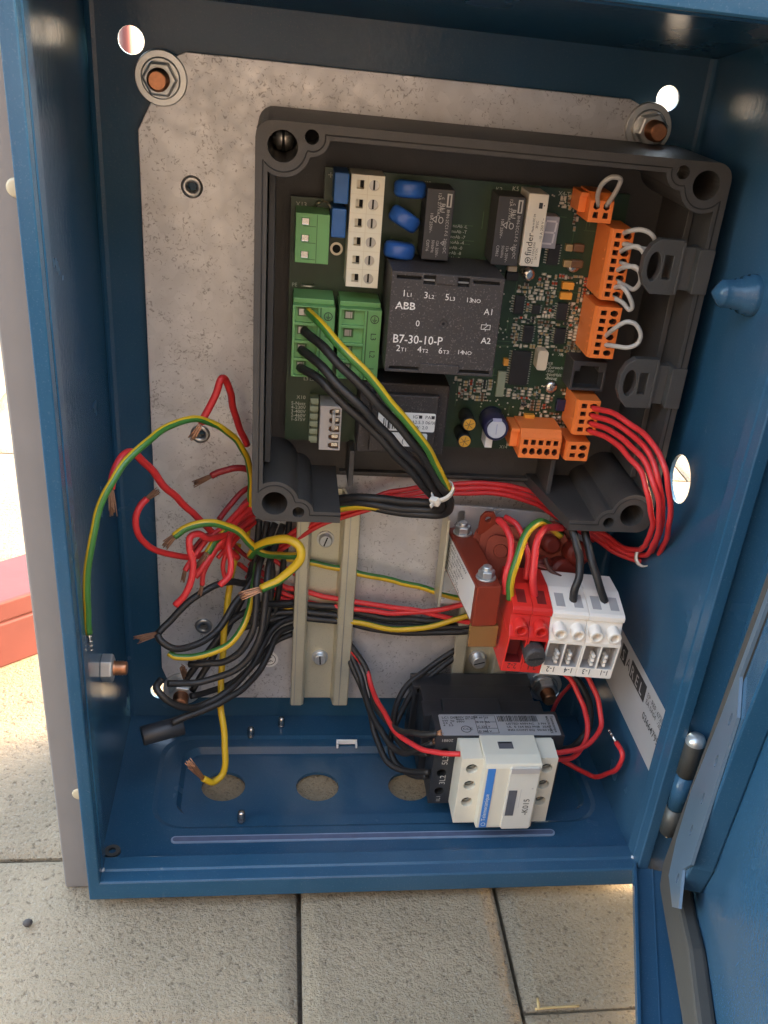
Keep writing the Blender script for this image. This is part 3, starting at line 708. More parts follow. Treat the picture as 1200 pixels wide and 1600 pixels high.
# two green four-way terminals with earth and phase marks
for (x0, x1, z0, z1) in ((80.1,97.0,207.6,237.0),(98.7,115.8,207.8,237.0)):
    o = open_term(x0, x1, z0, z1, -37, 4)
    b = MB(); b.box(x0+0.3,x1-0.4,-33,YP-0.02,z1+0.02,z1+2.0); b.build('upper_step', 'term_green', o, bevel=0.2)
    p = (z1-z0)/4; xc = x0+(x1-x0)*0.84
    for i, s in enumerate(('L1','L2','L3')): text(s, 2.3, (xc-1.15,-37,z0+p*(i+.5)+1.7), -Z, X, 'print_black', o)
    zc = z0+p*3.5; b = MB(); b.plate(circ(xc,zc,1.75,20), [circ(xc,zc,1.45,20)], (0,-37.12,0), X, Z, (0,-0.05,0))
    b.box(xc-0.12,xc+0.12,-37.17,-37.12,zc-0.2,zc+1.2); b.box(xc-1.0,xc+1.0,-37.17,-37.12,zc-0.35,zc-0.1); b.box(xc-0.6,xc+0.6,-37.17,-37.12,zc-0.85,zc-0.6); b.box(xc-0.25,xc+0.25,-37.17,-37.12,zc-1.3,zc-1.1)
    b.build('earth_symbol', 'print_black', o)
# beige six-way screw terminal
b = MB(); x0, x1, z0, z1 = 100.8, 113.6, 244.9, 287.1; p = (z1-z0)/6
hs = []
for i in range(6):
    zc = z0+p*(i+.5)
    hs += [(rect(x0+2.2,zc-1.6,x0+5.0,zc+1.6), 3.0, 1, 2), (circ(x0+8.9,zc,2.0,20), 1.3, 3, 2)]
b.block(rect(x0,z0,x1,z1), hs, (0,-33,0), X, Z, -Y, 15.3, 0)
bt = b.build('terminal_block', ['term_beige','dark_hole','smd_light','steel'], pcb, bevel=0.15)
b = MB()
for i in range(6):
    zc = z0+p*(i+.5); b.box(x0+8.55,x0+9.25,-32,-31.7,zc-1.7,zc+1.7,0); b.box(x0+2.25,x0+3.6,-30.6,-30.2,zc-1.5,zc+1.5,1)
b.build('screw_slot', ['dark_hole','term_beige'], bt, kind='stuff')
b = MB(); b.box(x0+6.3,x0+6.5,-33.06,-32.98,z0+.2,z1-.2)
for i in range(1,6): b.box(x0+.1,x1-.1,-33.06,-32.98,z0+p*i-.07,z0+p*i+.07)
b.build('groove', 'smd_light', bt)
# blue chokes and three blue disc varistors
for z0, z1, x0 in ((276.0,287.2,94.4),(263.4,274.2,94.0)):
    comp('choke', x0, x0+5.6, z0, z1, -33.5, 'choke_blue', 0.5)
for xc, zc, yc, rl in ((124.2,282.6,-27,0),(122.9,271.3,-27,-28),(121.9,259.2,-27,-4)):
    a = math.radians(rl); ax = Vector((math.sin(-a)*1.0, 0.12, math.cos(a)))
    MB().lathe(Vector((xc,yc,zc))-ax.normalized()*3.2, ax, [(0,0),(0,4.6),(0.5,5.7),(1.6,6.3),(4.8,6.3),(5.9,5.7),(6.4,4.6),(6.4,0)], 26).build('varistor', 'cap_blue', pcb)
# relays
r1 = comp('relay', 130.3, 141.2, 257.6, 284.4, -33, 'relay_black')
r2 = comp('relay', 158.6, 169.6, 257.6, 284.0, -33, 'relay_black')
for r, xr, last in ((r1,141.2,'C0716'),(r2,169.6,'C0862')):
    text('8HN-2CC1-F-S  24V=DC', 1.25, (xr-2.6,-33,277.2), -Z, X, 'print_grey', r, squeeze=.92)
    b = MB(); b.box(xr-2.9,xr-1.0,-33.1,-33.02,278.0,283.0); b.box(xr-2.3,xr-1.6,-33.16,-33.1,278.4,282.5,1); b.build('maker_mark', ['print_grey','relay_black'], r)
    text('c    us', 1.5, (xr-5.0,-33,281.6), -Z, X, 'print_grey', r); text('RU', 2.0, (xr-5.3,-33,279.4), -Z, X, 'print_grey', r)
    text('12A 277VAC', 1.25, (xr-6.4,-33,283.2), -Z, X, 'print_grey', r); text('10A 250V~', 1.2, (xr-8.9,-33,275.6), -Z, X, 'print_grey', r)
    text('12A 250V~', 1.15, (xr-5.6,-33,265.4), -Z, X, 'print_grey', r, squeeze=.9); text('50/60Hz', 1.15, (xr-7.4,-33,265.4), -Z, X, 'print_grey', r, squeeze=.9); text(last, 1.2, (xr-9.5,-33,265.4), -Z, X, 'print_grey', r)
    for cx, cz in ((xr-4.6,273.0),(xr-7.2,273.2)):
        b = MB()
        if cx > xr-5: b.plate(circ(cx,cz,1.25,18,rx=1.0),[circ(cx,cz,0.95,18,rx=0.72)],(0,-33.05,0),X,Z,(0,-0.06,0))
        else: b.plate([(cx-1.1,cz),(cx+0.9,cz-1.4),(cx+0.9,cz+1.4)],[[(cx-0.6,cz),(cx+0.6,cz-0.85),(cx+0.6,cz+0.85)]],(0,-33.05,0),X,Z,(0,-0.06,0))
        b.build('approval_mark', 'print_grey', r)
    b = MB(); b.plate([(xr-4.0,264.4),(xr-2.6,263.4),(xr-2.6,265.4)],[[(xr-3.65,264.4),(xr-2.9,263.85),(xr-2.9,264.95)]],(0,-33.05,0),X,Z,(0,-0.06,0)); b.build('approval_mark', 'print_grey', r)
r3 = comp('relay', 170.4, 178.4, 258.2, 286.0, -34, 'relay_cream', label='slim cream relay with black print')
text('finder', 2.7, (174.3,-34,262.4), Z, -X, 'print_black', r3)
b = MB(); b.plate(circ(173.4,260.6,1.25,20),[circ(173.4,260.6,0.95,20)],(0,-34.06,0),X,Z,(0,-0.06,0)); b.box(173.2,173.5,-34.12,-34.06,259.9,261.3); b.box(172.8,174,-34.12,-34.06,260.5,260.75); b.build('maker_mark','print_black',r3)
text('41.61.7.024.2300', 0.9, (175.6,-34,259.3), Z, -X, 'print_black', r3); text('~10 A 250 V ~', 1.1, (177.8,-34,268), Z, -X, 'print_black', r3); text('24 V DC', 0.95, (176.9,-34,261), Z, -X, 'print_black', r3); text('Made in EC 04', 0.85, (174.0,-34,271.5), Z, -X, 'print_black', r3); text('3F2C', 1.0, (175.6,-34,273), Z, -X, 'print_black', r3)
b = MB(); b.box(174.8,176.3,-34.05,-34.01,280.6,282.8); b.plate(circ(176.9,281.8,.25,10),[],(0,-34.05,0),X,Z,(0,-.05,0)); b.build('approval_mark','print_black',r3)
# seven-segment display
ds = comp('digit_display', 178.4, 186.2, 264.2, 276.8, -26, 'display', 0.3)
b = MB(); cx, cz = 182.6, 270.5
for (a, c) in (((-2,4.4),(2,4.4)),((-2,0),(2,0)),((-2,-4.4),(2,-4.4))): b.box(cx+a[0]+a[1]*.08,cx+c[0]+a[1]*.08,-26.06,-26.0,cz+a[1]-.35,cz+a[1]+.35)
for sx in (-1,1):
    for zz in (0.3,-4.1): b.obox((cx+sx*2.3-.35+zz*.08,-26.06,cz+zz),(.7,0,0),(0.3,0,3.8),(0,.06,0))
b.build('segment', 'display_seg', ds)
# contactor soldered to the board
x0, x1, z0, z1, yf = 117.2, 161.7, 216.4, 256.2, -50.0
b = MB()
hs = [(rect(x0+2,z1-2.7,x0+11.5,z1-1.5),1.5,1,1),(rect(x0+12.5,z1-4.2,x0+17,z1-.9),1.6,1,1),(rect(x0+26,z1-4.2,x0+30.5,z1-.9),1.6,1,1),(rect(x0+32,z1-2.7,x1-2,z1-1.5),1.5,1,1),
      (rect(x0+1.6,z0+1.2,x0+13.6,z0+2.5),1.5,1,1),(rect(x0+30.4,z0+1.2,x1-1.6,z0+2.5),1.5,1,1),(circ(x0+22,z0+20.5,1.7,18),0.5,2,0)]
b.block(rect(x0,z0,x1,z1), hs, (0,yf,0), X, Z, -Y, 32, 0)
b7 = b.build('contactor', ['contactor_black','dark_hole','contactor_black'], pcb, bevel=0.35)
b = MB(); b.box(x0+14,x0+30,yf-.9,yf+.02,z0+.3,z0+4.2); b.build('snap_tab','contactor_black',b7,bevel=.3)
b = MB(); b.box(x0+17.3,x0+25.8,yf-.7,yf+.02,z1-3.8,z1-.2); b.build('snap_tab','contactor_black',b7,bevel=.3)
b = MB(); b.box(x0+12.6,x0+30.4,yf+.9,yf+1.3,z1-3.1,z1-2.5); b.build('spring','steel',b7)
b = MB(); b.box(x1+.02,x1+3.4,-34,YP-.02,z0+1,z0+16.5); b.box(x1+.02,x1+2.2,-40,YP-.02,z0+18,z0+34); b.build('side_rib','trafo_black',b7,bevel=.3)
MB().lathe((x0+22,yf+.45,z0+20.5), -Y, [(0,0.6),(0.05,0)],12).build('indicator_hole','dark_hole',b7)
for s, s2, dx, zz in (('1','L1',4.4,246.8),('3','L2',13.0,246.6),('5','L3',21.4,246.4),('13','NO',29.8,246.2),('2','T1',3.9,225.0),('4','T2',12.5,225.0),('6','T3',21.0,225.0),('14','NO',28.7,225.2)):
    big = 2.6 if len(s)==1 else 1.9
    text(s, big, (x0+dx,yf,zz), X, Z, 'print_white', b7); text(s2, 1.55, (x0+dx+(1.9 if len(s)==1 else 2.3),yf,zz), X, Z, 'print_white', b7, squeeze=1.1)
text('ABB', 2.9, (x0+2.3,yf,241.8), X, Z, 'print_white', b7, squeeze=1.1, bold=.05); 
text('0', 2.5, (x0+10.8,yf,235.4), X, Z, 'print_white', b7); text('B7-30-10-P', 3.5, (x0+2.2,yf,228.4), X, Z, 'print_white', b7, squeeze=.92, bold=.03)
b = MB()
for k in range(3): b.box(x0+2.3+k*2.2,x0+4.2+k*2.2,yf-.16,yf-.13,242.9,243.15)
b.build('logo_slit','contactor_black',b7)
for dz in (0.14,-0.0): pass
text('A1', 2.5, (x1-6.9,yf,241.8), X, Z, 'print_white', b7); text('A2', 2.5, (x1-6.6,yf,230.2), X, Z, 'print_white', b7, bold=.03)
b = MB(); cx, cz = x1-5.4, 236.8
b.plate(rect(cx-1.9,cz-1.0,cx+1.9,cz+1.0),[rect(cx-1.7,cz-.8,cx+1.7,cz+.8)],(0,yf-.06,0),X,Z,(0,-.06,0)); b.obox((cx-.9,yf-.12,cz-.8),(.25,0,0),(1.6,0,1.6),(0,.06,0)); b.box(cx-.1,cx+.1,yf-.12,yf-.06,cz+1,cz+1.7); b.box(cx-.1,cx+.1,yf-.12,yf-.06,cz-1.7,cz-1)
b.build('coil_symbol','print_white',b7)
# encapsulated transformer with two paper labels
tr = comp('transformer', 109.4, 147.4, 174.8, 206.8, -36, 'trafo_black', 0.8)
b = MB(); b.box(114.2,142.6,-40,-36.01,177.2,203.2); b.build('raised_cover','trafo_black',tr,bevel=0.6)
b = MB(); b.plate(rrect(117.2,187.2,141.8,195.6,.8,3),[],(0,-40.05,0),X,Z,(0,-.15,0)); l1 = b.build('paper_label','label_white',tr)
text('IGT   PAT', 1.5, (132.0,-40.2,193.2), X, Z, 'print_black', l1, squeeze=1.05); text('A2:5.3 06/08', 1.5, (131.6,-40.2,190.8), X, Z, 'print_black', l1); text('HW: 2.0', 1.5, (131.6,-40.2,188.5), X, Z, 'print_black', l1)
b = MB(); 
for k, w in enumerate((.5,.3,.8,.3,.5,.3,.3,.8,.5,.3,.5)): b.box(119.5+k*.95,119.5+k*.95+w,-40.26,-40.21,188.0,192.6)
b.box(134.6,136,-40.26,-40.21,193.2,194.6); b.box(140,141.4,-40.26,-40.21,193.2,194.6); b.build('barcode','print_black',l1)
b = MB(); b.plate(rrect(122.6,180.2,139.0,186.4,.8,3),[],(0,-40.05,0),X,Z,(0,-.15,0)); l2 = b.build('paper_label','label_white',tr); text('(   2 )', 2.2, (128,-40.2,181.8), X, Z, 'print_black', l2)
# mains selector connector X10
b = MB()
for i in range(6): b.box(89.0,92.6,-24,YP-.02,174.0+i*3.5,174.0+i*3.5+2.3)
b.box(89.8,92.6,-22,YP-.02,172.4,192.4); b.build('pin_header','header_green',pcb,bevel=.2)
b = MB(); hs = []
for i in range(5):
    zc = 175.4+i*3.85; hs.append(([(97.2,zc-.8),(98.6,zc-1.5),(101.6,zc-1.5),(101.6,zc+1.3),(98.6,zc+1.3),(97.2,zc+.6)],2.0,1,2))
b.block(rect(93.2,173,102.4,193.2),hs,(0,-31,0),X,Z,-Y,13.3,0); pl = b.build('plug','term_grey smd_brown steel'.split(),pcb,bevel=.2)
b = MB()
for i in range(5): b.box(98.6,101.2,-30.4,-29.2,175.4+i*3.85-.6,175.4+i*3.85+.9)
b.build('contact','tin',pl,kind='stuff')
b = MB(); b.tube([(98.9,-29.4,190.4),(98.9,-33.4,189.8),(98.9,-34.2,187),(98.9,-33.4,184.0),(98.9,-29.4,183.4)],0.75,8); b.build('jumper','wire_grey',pl)
# electrolytic capacitors
for xc, zc in ((159.0,187.6),(157.8,179.6)):
    o = MB().lathe((xc,YP,zc), -Y, [(0,0),(0,3.2),(11.6,3.2),(12.2,2.9),(12.2,2.4)],22).build('capacitor','chip',pcb)
    b = MB(); b.lathe((xc,YP-12.25,zc), -Y, [(0,0),(0,2.75),(.15,2.6),(.15,0)],22); 
    b.build('vent_top','cap_orange',o)
    b = MB()
    for k in range(3): a=PI*k/3+.3; b.obox((xc-2.2*math.cos(a)-.1,YP-12.5,zc-2.2*math.sin(a)-.1),(4.4*math.cos(a),0,4.4*math.sin(a)),(-.22*math.sin(a),0,.22*math.cos(a)),(0,.08,0))
    b.build('vent_score','smd_brown',o)
o = MB().lathe((171.0,YP,186.8), -Y, [(0,0),(0,5.6),(1,5.6),(1.6,5.3),(2.2,5.6),(13.6,5.6),(14.4,5.1),(14.4,4.3)],30).build('capacitor','cap_sleeve',pcb,label='largest round capacitor with a pale top')
MB().lathe((171.0,YP-14.3,186.8), -Y, [(0,0),(0,4.25),(.15,4.1),(.15,0)],30).build('vent_top','cap_top',o)
b = MB(); b.box(170.8,171.1,YP-14.55,YP-14.46,184.4,189.2); b.obox((169,YP-14.6,190.4),(4,0,0),(-.4,0,1.5),(0,.3,0)); b.build('polarity_stripe','cap_stripe',o)
# tantalum blocks, crystal, diode tab, jack
for x0, x1, z0, z1, m_ in ((193.6, 198.7, 246.9, 249.8,'tantalum'),(193.5, 198.6, 242.6, 245.5,'tantalum'),(185.9, 190.7, 186.4, 189.9,'tantalum'),(186.6, 191.1, 182.1, 185.6,'smd_light'),(172.9, 175.0, 212.0, 215.0,'tantalum'),(192.4, 195.3, 262.6, 265.3,'gold'),(192.6, 195.9, 256.1, 258.8,'gold'),(169.0, 172.9, 252.6, 254.7,'smd_light')):
    comp('capacitor', x0, x1, z0, z1, -20.2, m_, 0.2)
x0, x1, z0, z1 = 186.7, 191.3, 212.2, 220.9
b = MB(); b.plate(rrect(x0,z0,x1,z1,1.2,5),[],(0,YP,0),X,Z,(0,-6.4,0)); b.build('crystal','smd_light',pcb,bevel=.3)
x0, x1, z0, z1 = 167.8, 171.7, 175.9, 185.2; comp('heat_sink_tab', x0, x1-.6, z0, z1, -27, 'label_white', .2)
x0, x1, z0, z1 = 201.0, 216.3, 206.4, 219.5
b = MB(); b.block(rect(x0,z0,x1,z1),[([(x0+1.2,z0+1.2),(x1-1.2,z0+1.2),(x1-1.2,z1-4.5),(x1-3.5,z1-4.5),(x1-3.5,z1-2),(x0+3.5,z1-2),(x0+3.5,z1-4.5),(x0+1.2,z1-4.5)],6,1,0)],(0,-31,0),X,Z,-Y,13.3,0); b.build('socket',['relay_black','dark_hole'],pcb,bevel=.2)
# chips with leads
def chip(x0, x1, z0, z1, n, yf=-19.6):
    o = comp('chip', x0, x1, z0, z1, yf, 'chip', .15)
    b = MB(); p = (z1-z0)/n
    for i in range(n):
        zc = z0+p*(i+.5)
        for s, xx in ((-1,x0),(1,x1)):
            b.box(xx, xx+s*1.1, YP-.25, YP-.02, zc-.22, zc+.22); b.box(xx, xx+s*.35, YP-1.0, YP-.25, zc-.22, zc+.22)
    b.build('lead', 'solder', o, kind='stuff')
for x0, x1, z0, z1, n in ((185.3, 190.1, 256.4, 264.9,8),(174.1, 178.3, 235.0, 242.7,7),(182.2, 185.6, 235.5, 239.2,4),(193.3, 197.7, 233.5, 240.7,7),(179.9, 184.2, 222.8, 230.1,7),(194.0, 198.7, 223.1, 229.9,7),(176.4, 184.8, 203.4, 218.7,14)):
    chip(x0, x1, z0, z1, n)
x0, x1, z0, z1 = 168.7, 173.9, 249.0, 252.3; comp('chip', x0, x1, z0, z1, -20.4, 'chip', .15)
x0, x1, z0, z1 = 199.9, 206.0, 192.5, 197.9; comp('inductor', x0, x1, z0, z1, -20.4, 'cap_sleeve', .3)
x0, x1, z0, z1 = 195.6, 200.4, 262.5, 265.8; comp('inductor', x0, x1, z0, z1, -20.4, 'smd_brown', .6)
x0, x1, z0, z1 = 195.6, 201.0, 256.0, 259.3; comp('inductor', x0, x1, z0, z1, -20.4, 'smd_brown', .6)
x0, x1, z0, z1 = 171.3, 174.9, 197.4, 209.1; comp('resistor_array', x0, x1, z0, z1, -19.4, 'header_green', .2)
# board screws
def pan_screw(x, z, r=3.0):
    b = MB(); b.lathe((x,YP-.02,z), -Y, [(0,0),(0,r),(.8,r*.98),(1.5,r*.75),(1.9,r*.3),(1.9,0)],22)
    for a in (.6,.6+PI/2): b.obox((x-1.5*math.cos(a)-.22*math.sin(a)*-1,YP-2.0,z-1.5*math.sin(a)-.22*math.cos(a)),(3*math.cos(a),0,3*math.sin(a)),(-.44*math.sin(a),0,.44*math.cos(a)),(0,.3,0),1)
    b.build('screw', ['tin','steel'], pcb)
for p in ((197.5, -19, 256.5), (196.6, -19, 202.8)): pan_screw(p[0], p[2])
p = (177.5, -24, 252.6); MB().lathe((p[0],YP,p[2]), -Y, [(0,0),(0,2.9),(5.2,2.8),(6.2,2.2),(6.6,1.0),(6.6,0)],22).build('metal_post','tin',pcb)
# hole with ring, small coil and jumper near X13
p = (97.3, -18, 255.9); MB().plate(circ(p[0],p[2],2.6,20),[circ(p[0],p[2],1.7,16)],(0,YP,0),X,Z,(0,-.1,0)).build('mounting_hole','solder',pcb); MB().lathe((p[0],YP-.02,p[2]), -Y,[(0,1.75),(0,0)],16).build('mounting_hole','dark_hole',pcb)
b = MB(); p = (91, -22, 271.8)
b.tube([(p[0]+3.2*math.cos(t*.7),-19.5-2.2*math.sin(t*2.2+.5),p[2]+2.2*math.sin(t*.7)) for t in range(9)],.45,6); b.build('wire_coil','solder',pcb)
b = MB(); p = (86, -20, 240.7); b.tube([(p[0]-2.6,-18,p[2]),(p[0]-2.2,-20,p[2]),(p[0]+2.2,-20,p[2]),(p[0]+2.6,-18,p[2])],.4,6); b.build('jumper','solder',pcb)
# scatter of tiny surface-mount parts with solder ends
b = MB(); rr = random.Random(11)
boxes = [(117.8, 174.3, 205.9, 251.7),(130.3, 146.4, 256.0, 283.9),(157.6, 176.5, 257.2, 284.7),(168.3, 186.1, 258.9, 286.6),(180.2, 191.9, 266.6, 278.3),(184.6, 191.1, 256.1, 265.3),(173.3, 179.4, 234.4, 243.0),(181.4, 186.7, 234.9, 239.5),(192.6, 198.8, 232.9, 241.1),(179.1, 185.3, 222.1, 230.5),(193.2, 199.8, 222.4, 230.3),(175.3, 186.6, 202.3, 219.5),(193.9, 201.7, 253.6, 259.2),(174.9, 182.9, 248.0, 254.6),(192.5, 200.8, 199.5, 206.2),(186.8, 194.1, 209.5, 220.2),(192.4, 200.7, 241.9, 250.3),(190.2, 202.5, 255.3, 266.5),(155.8, 170.4, 172.2, 194.3),(168.4, 183.1, 181.0, 196.2),(107.3, 154.0, 169.4, 203.0),(184.9, 192.9, 181.1, 190.3),(199.1, 207.7, 191.2, 198.8),(192.9, 207.5, 205.9, 218.5),(169.8, 175.6, 196.9, 209.6),(166.8, 175.1, 248.0, 255.4)]
zones = [(155.4, 209.9, 216.9, 252.2)]*10 + [(149.2, 180.2, 191.3, 204.5)]*2 + [(175.5, 208.2, 186.5, 203.1)]*2 + [(180.2, 209.8, 177.1, 191.3)]*2 + [(176.8, 196.0, 278.4, 284.4)]
cnt = 0; tries = 0
while cnt < 560 and tries < 6000:
    tries += 1                                   # short ordered rows of equal parts, as on a real board
    q = zones[rr.randrange(len(zones))]
    x = rr.uniform(q[0], q[1]); z = rr.uniform(q[2], q[3])
    flat_ = rr.random() < .68; w, h = (1.95, .95) if flat_ else (.95, 1.95)
    body = rr.choices((2,3,4,5,0), (7,3,.8,3,1))[0]; t_ = rr.uniform(.45,.8); run = rr.randint(2,5); along = rr.random() < .8
    for k in range(run):
        xx, zz = (x, z-k*(h+.42)) if flat_ == along else (x+k*(w+.42), z)
        if any(g[0]-w/2-.25 < xx < g[1]+w/2+.25 and g[2]-h/2-.2 < zz < g[3]+h/2+.2 for g in boxes) or not 118 < xx < 214.5 or not 174 < zz < 285: continue
        b.box(xx-w/2+.25*flat_,xx+w/2-.25*flat_,YP-t_,YP-.02,zz-h/2+.25*(not flat_),zz+h/2-.25*(not flat_),body)
        for sg in (-1,1):
            if flat_: b.box(xx+sg*(w/2-.2)-.2,xx+sg*(w/2-.2)+.2,YP-t_-.05,YP-.02,zz-h/2,zz+h/2,1)
            else: b.box(xx-w/2,xx+w/2,YP-t_-.05,YP-.02,zz+sg*(h/2-.2)-.2,zz+sg*(h/2-.2)+.2,1)
        boxes.append((xx-w/2,xx+w/2,zz-h/2,zz+h/2)); cnt += 1
for k in range(260):
    q = zones[rr.randrange(len(zones))]; x, z = rr.uniform(q[0],q[1]), rr.uniform(q[2],q[3])
    if x < 215 and 173 < z < 285: b.lathe((x,YP-.01,z), -Y, [(0,0.42),(.12,.3),(.15,0)],6,1)
b.build('surface_mount_part', ['chip','solder','smd_light','smd_brown','diode_red','gold'], pcb, kind='stuff')
# silk-screen print on the board
def silk(s, size, p, ux=X, uy=Z, **k): text(s, size, (p[0],YP,p[2]), ux, uy, 'print_pcb', pcb, 'board_print', **k)
silk('X4-Temp', 1.7, (186.2, -17.6, 283.8)); silk('K3', 1.8, (130.9, -17.6, 283)); silk('K2', 1.8, (160, -17.6, 283.2)); silk('K5', 1.8, (166.8, -17.6, 284)); silk('X13', 1.9, (80.3, -17.6, 271.1))
silk('PE', 1.6, (79.7, -17.6, 239.6)); silk('X10', 1.7, (83.1, -17.6, 191)); silk('5-Netz\n4-230V\n3-400V\n2-460V\n1-575V', 1.6, (80.9, -17.6, 188.2), space=1.05)
silk('X8\n-Zurueck\n-Vor\n-NotHalt\n-Bezug', 1.45, (193.2, -17.6, 212.9), space=1.05); silk('X6', 1.5, (197.5, -17.6, 217.2)); silk('X7\n-Zurueck\n-Vor\n-Not Halt\n-Schalter', 1.35, (199.9, -17.6, 237), space=1.0)
silk('2-24V\n1-Bezug', 1.3, (200.3, -17.6, 221.7)); silk('X14', 1.6, (176.9, -17.6, 172.1)); silk('X9', 1.6, (204.7, -17.6, 250.3), -Z, X); silk('+', 2.6, (189.3, -17.6, 198.6)); silk('L3 L2 L1', 1.5, (85.9, -17.6, 199.6))
for i, s in enumerate(('noAb -L','noAb -T','noAb -7','noAb -4','orAb -0','orAb -8','orAb -R')): silk(s, 1.35, (144.1, -17.6, 268) if i == 0 else (Vector((144.1, -17.6, 268))+Vector((-.25*i,0,-2.15*i))))
p = (93.6, -17.6, 283.9); b = MB(); b.plate(rect(p[0]-1.4,p[2]-1.4,p[0]+1.4,p[2]+1.4),[],(0,YP,0),X,Z,(0,-.05,0)); b.box(p[0]-1,p[0]+1,YP-.12,YP-.06,p[2]-.2,p[2]+.2,1); b.box(p[0]-.2,p[0]+.2,YP-.12,YP-.06,p[2]-1,p[2]+1,1); b.build('board_print',['pcb','print_pcb'],pcb)

# ================================================================ orange pluggable connectors
GP = 'orange pluggable connectors on the circuit board'
def plug(label, x0, x1, z0, z1, yf, n, vert=True, ear=0):
    t = thing('plug', label, 'connector', ((x0+x1)/2, YP, (z0+z1)/2), GP)
    w, h = x1-x0, z1-z0
    b = MB(); hs = []
    if vert:
        xs = x0+w*0.08; p = (h-1.6)/n
        for i in range(n):
            zc = z0+0.8+p*(i+.5)
            hs.append((rect(xs+w*.14, zc-.95, xs+w*.36, zc+.95), 2.6, 1, 2))
            xc = xs+w*.64
            hs.append(([(xc-1.5,zc-.6),(xc-.3,zc-1.25),(xc+1.2,zc-1.1),(xc+1.8,zc),(xc+1.2,zc+1.1),(xc-.3,zc+1.25),(xc-1.5,zc+.6)], 2.8, 1, 2))
        b.block(rect(xs,z0,x1,z1), hs, (0,yf,0), X, Z, -Y, YP-yf-.1, 0)
        b.plate([(xs,yf),(xs-.02,YP-.1),(x0,YP-.1),(x0,yf+1.6)], [], (0,0,z0), X, Y, (0,0,h))
    else:
        zt = z1-h*0.24; p = (w-1.6)/n
        for i in range(n):
            xc = x0+.8+p*(i+.5)
            up, lo = (zt-h*.17, zt-h*.50)
            if n == 2: up, lo = lo, up
            hs.append((rect(xc-1.0, up-1.1, xc+1.0, up+1.1), 2.6, 1, 2))
            hs.append(([(xc-1.25,lo-.9),(xc,lo-1.7),(xc+1.25,lo-.9),(xc+1.1,lo+.6),(xc+.6,lo+1.4),(xc-.6,lo+1.4),(xc-1.1,lo+.6)], 2.8, 1, 2))
        b.block(rect(x0,z0,x1,zt), hs, (0,yf,0), X, Z, -Y, YP-yf-.1, 0)
        b.plate([(yf,zt),(YP-.1,zt+.02),(YP-.1,z1),(yf+3.4,z1)], [], (x0,0,0), Y, Z, (w,0,0))
    b.build('body', ['orange','dark_hole','orange_dark'], t, bevel=.18)
    b = MB()
    for i in range(n):
        if vert: zc = z0+.8+p*(i+.5); b.lathe((x0,yf+4.2,zc), (-1,0,0), [(0,.55),(.25,.4),(.25,0)], 8)
        else: xc = x0+.8+p*(i+.5); b.lathe((xc,yf+1.7,z1-h*.12), (0,-.7,.7), [(0,.55),(.25,.4),(.25,0)], 8)
    b.build('dimple', 'orange', t, kind='stuff')
    if ear:
        b = MB(); b.box(x0-ear, x0-.02, yf+5, YP-.1, z0+h*.25, z1-.6); b.box(x0-ear, x0-.02, yf+3.6, yf+5, z1-2.2, z1-.6); b.build('latch_ear','orange',t,bevel=.25)
    return t
plug('small orange two-way plug at the top right of the board with one grey loop', 195.0, 204.8, 277.3, 288.3, -35, 2, False, 3.2)
plug('longest orange eight-way plug with four grey loops', 204.7, 214.5, 247.9, 276.1, -38, 8)
plug('orange six-way plug below the longest one with a single grey loop', 204.2, 215.5, 223.4, 245.1, -38, 6)
plug('orange four-way plug with four red cables in its sockets', 203.9, 214.6, 188.0, 204.1, -37, 4)
plug('orange five-way plug lying crosswise at the lower board edge with empty sockets', 181.6, 200.4, 175.5, 188.3, -36, 5, False, 3.6)
plug('smallest orange plug with four empty sockets right of the crosswise plug', 203.1, 214.0, 174.7, 183.8, -35, 2)

# ================================================================ wires
def wire(label, pts, r, m='wire_black', name='wire', cat='wire', group=None, stripe=False, end=None, end2=None, twist=0.0, phase=0.0, n=12, old=False, ferrule=False):
    """one wire as a thing: insulation, plus bare strands at an end given by a second list of points"""
    r0 = pts[0]
    if stripe: group = group or 'yellow-green striped wires'
    elif m == 'wire_red' and name == 'wire': group = group or 'loose red wires'
    t = thing(name, label, cat, r0, group)
    r = r*(1.0 if name == 'jumper_loop' else 0.91)
    b = MB(); b.tube(pts, r, n, stripe=(0,1) if stripe else None, twist=twist, phase=phase, wob=0.0 if name == 'jumper_loop' else 0.9)
    b.build('insulation', ['wire_yellow','wire_green'] if stripe else m, t)
    for e in (end, end2):
        if not e: continue
        a, c = Vector(e[0]), Vector(e[-1]); d = (c-a).normalized(); o1 = d.orthogonal().normalized(); o2 = d.cross(o1)
        b = MB(); rn = random.Random(int(abs(a.x*10+a.z)))
        if ferrule:
            b.cyl(a-d*.5, a+d*(c-a).length, r*.55, 10)
            for k in range(4): b.cyl(a+d*(1+k*2), a+d*(1.5+k*2), r*.66, 10)
            b.build('tinned_end', 'tin', t); continue
        for k in range(17):
            an = 2*PI*k/8+(.4 if k > 7 else 0); q = 0 if k == 16 else r*(.62 if k < 8 else .34); sp = rn.uniform(.7,2.1); ln = rn.uniform(.74,1.10)
            off = o1*math.cos(an)*q + o2*math.sin(an)*q
            mid = a+(c-a)*.5
            b.tube([a-d*.6+off*.8, mid+off*(1+sp)*.5, a+(c-a)*ln+off*sp], r*.15, 5, seg=2)
        b.build('copper_strands', 'strand_old' if old else 'strand', t, kind='stuff')
    return t
GJ = 'grey jumper loops in the orange plugs'
wire('grey wire loop rising from the small two-way plug', [(199.1, -33, 283.3),(196.5, -38, 288.2),(195.9, -44, 293.3),(198.3, -46, 295.9),(201.7, -46, 295.7),(202.5, -43, 292.3),(202.4, -38, 287.5),(202.2, -33, 283.5)], 0.95, 'wire_grey', 'jumper_loop', 'wire loop', GJ)
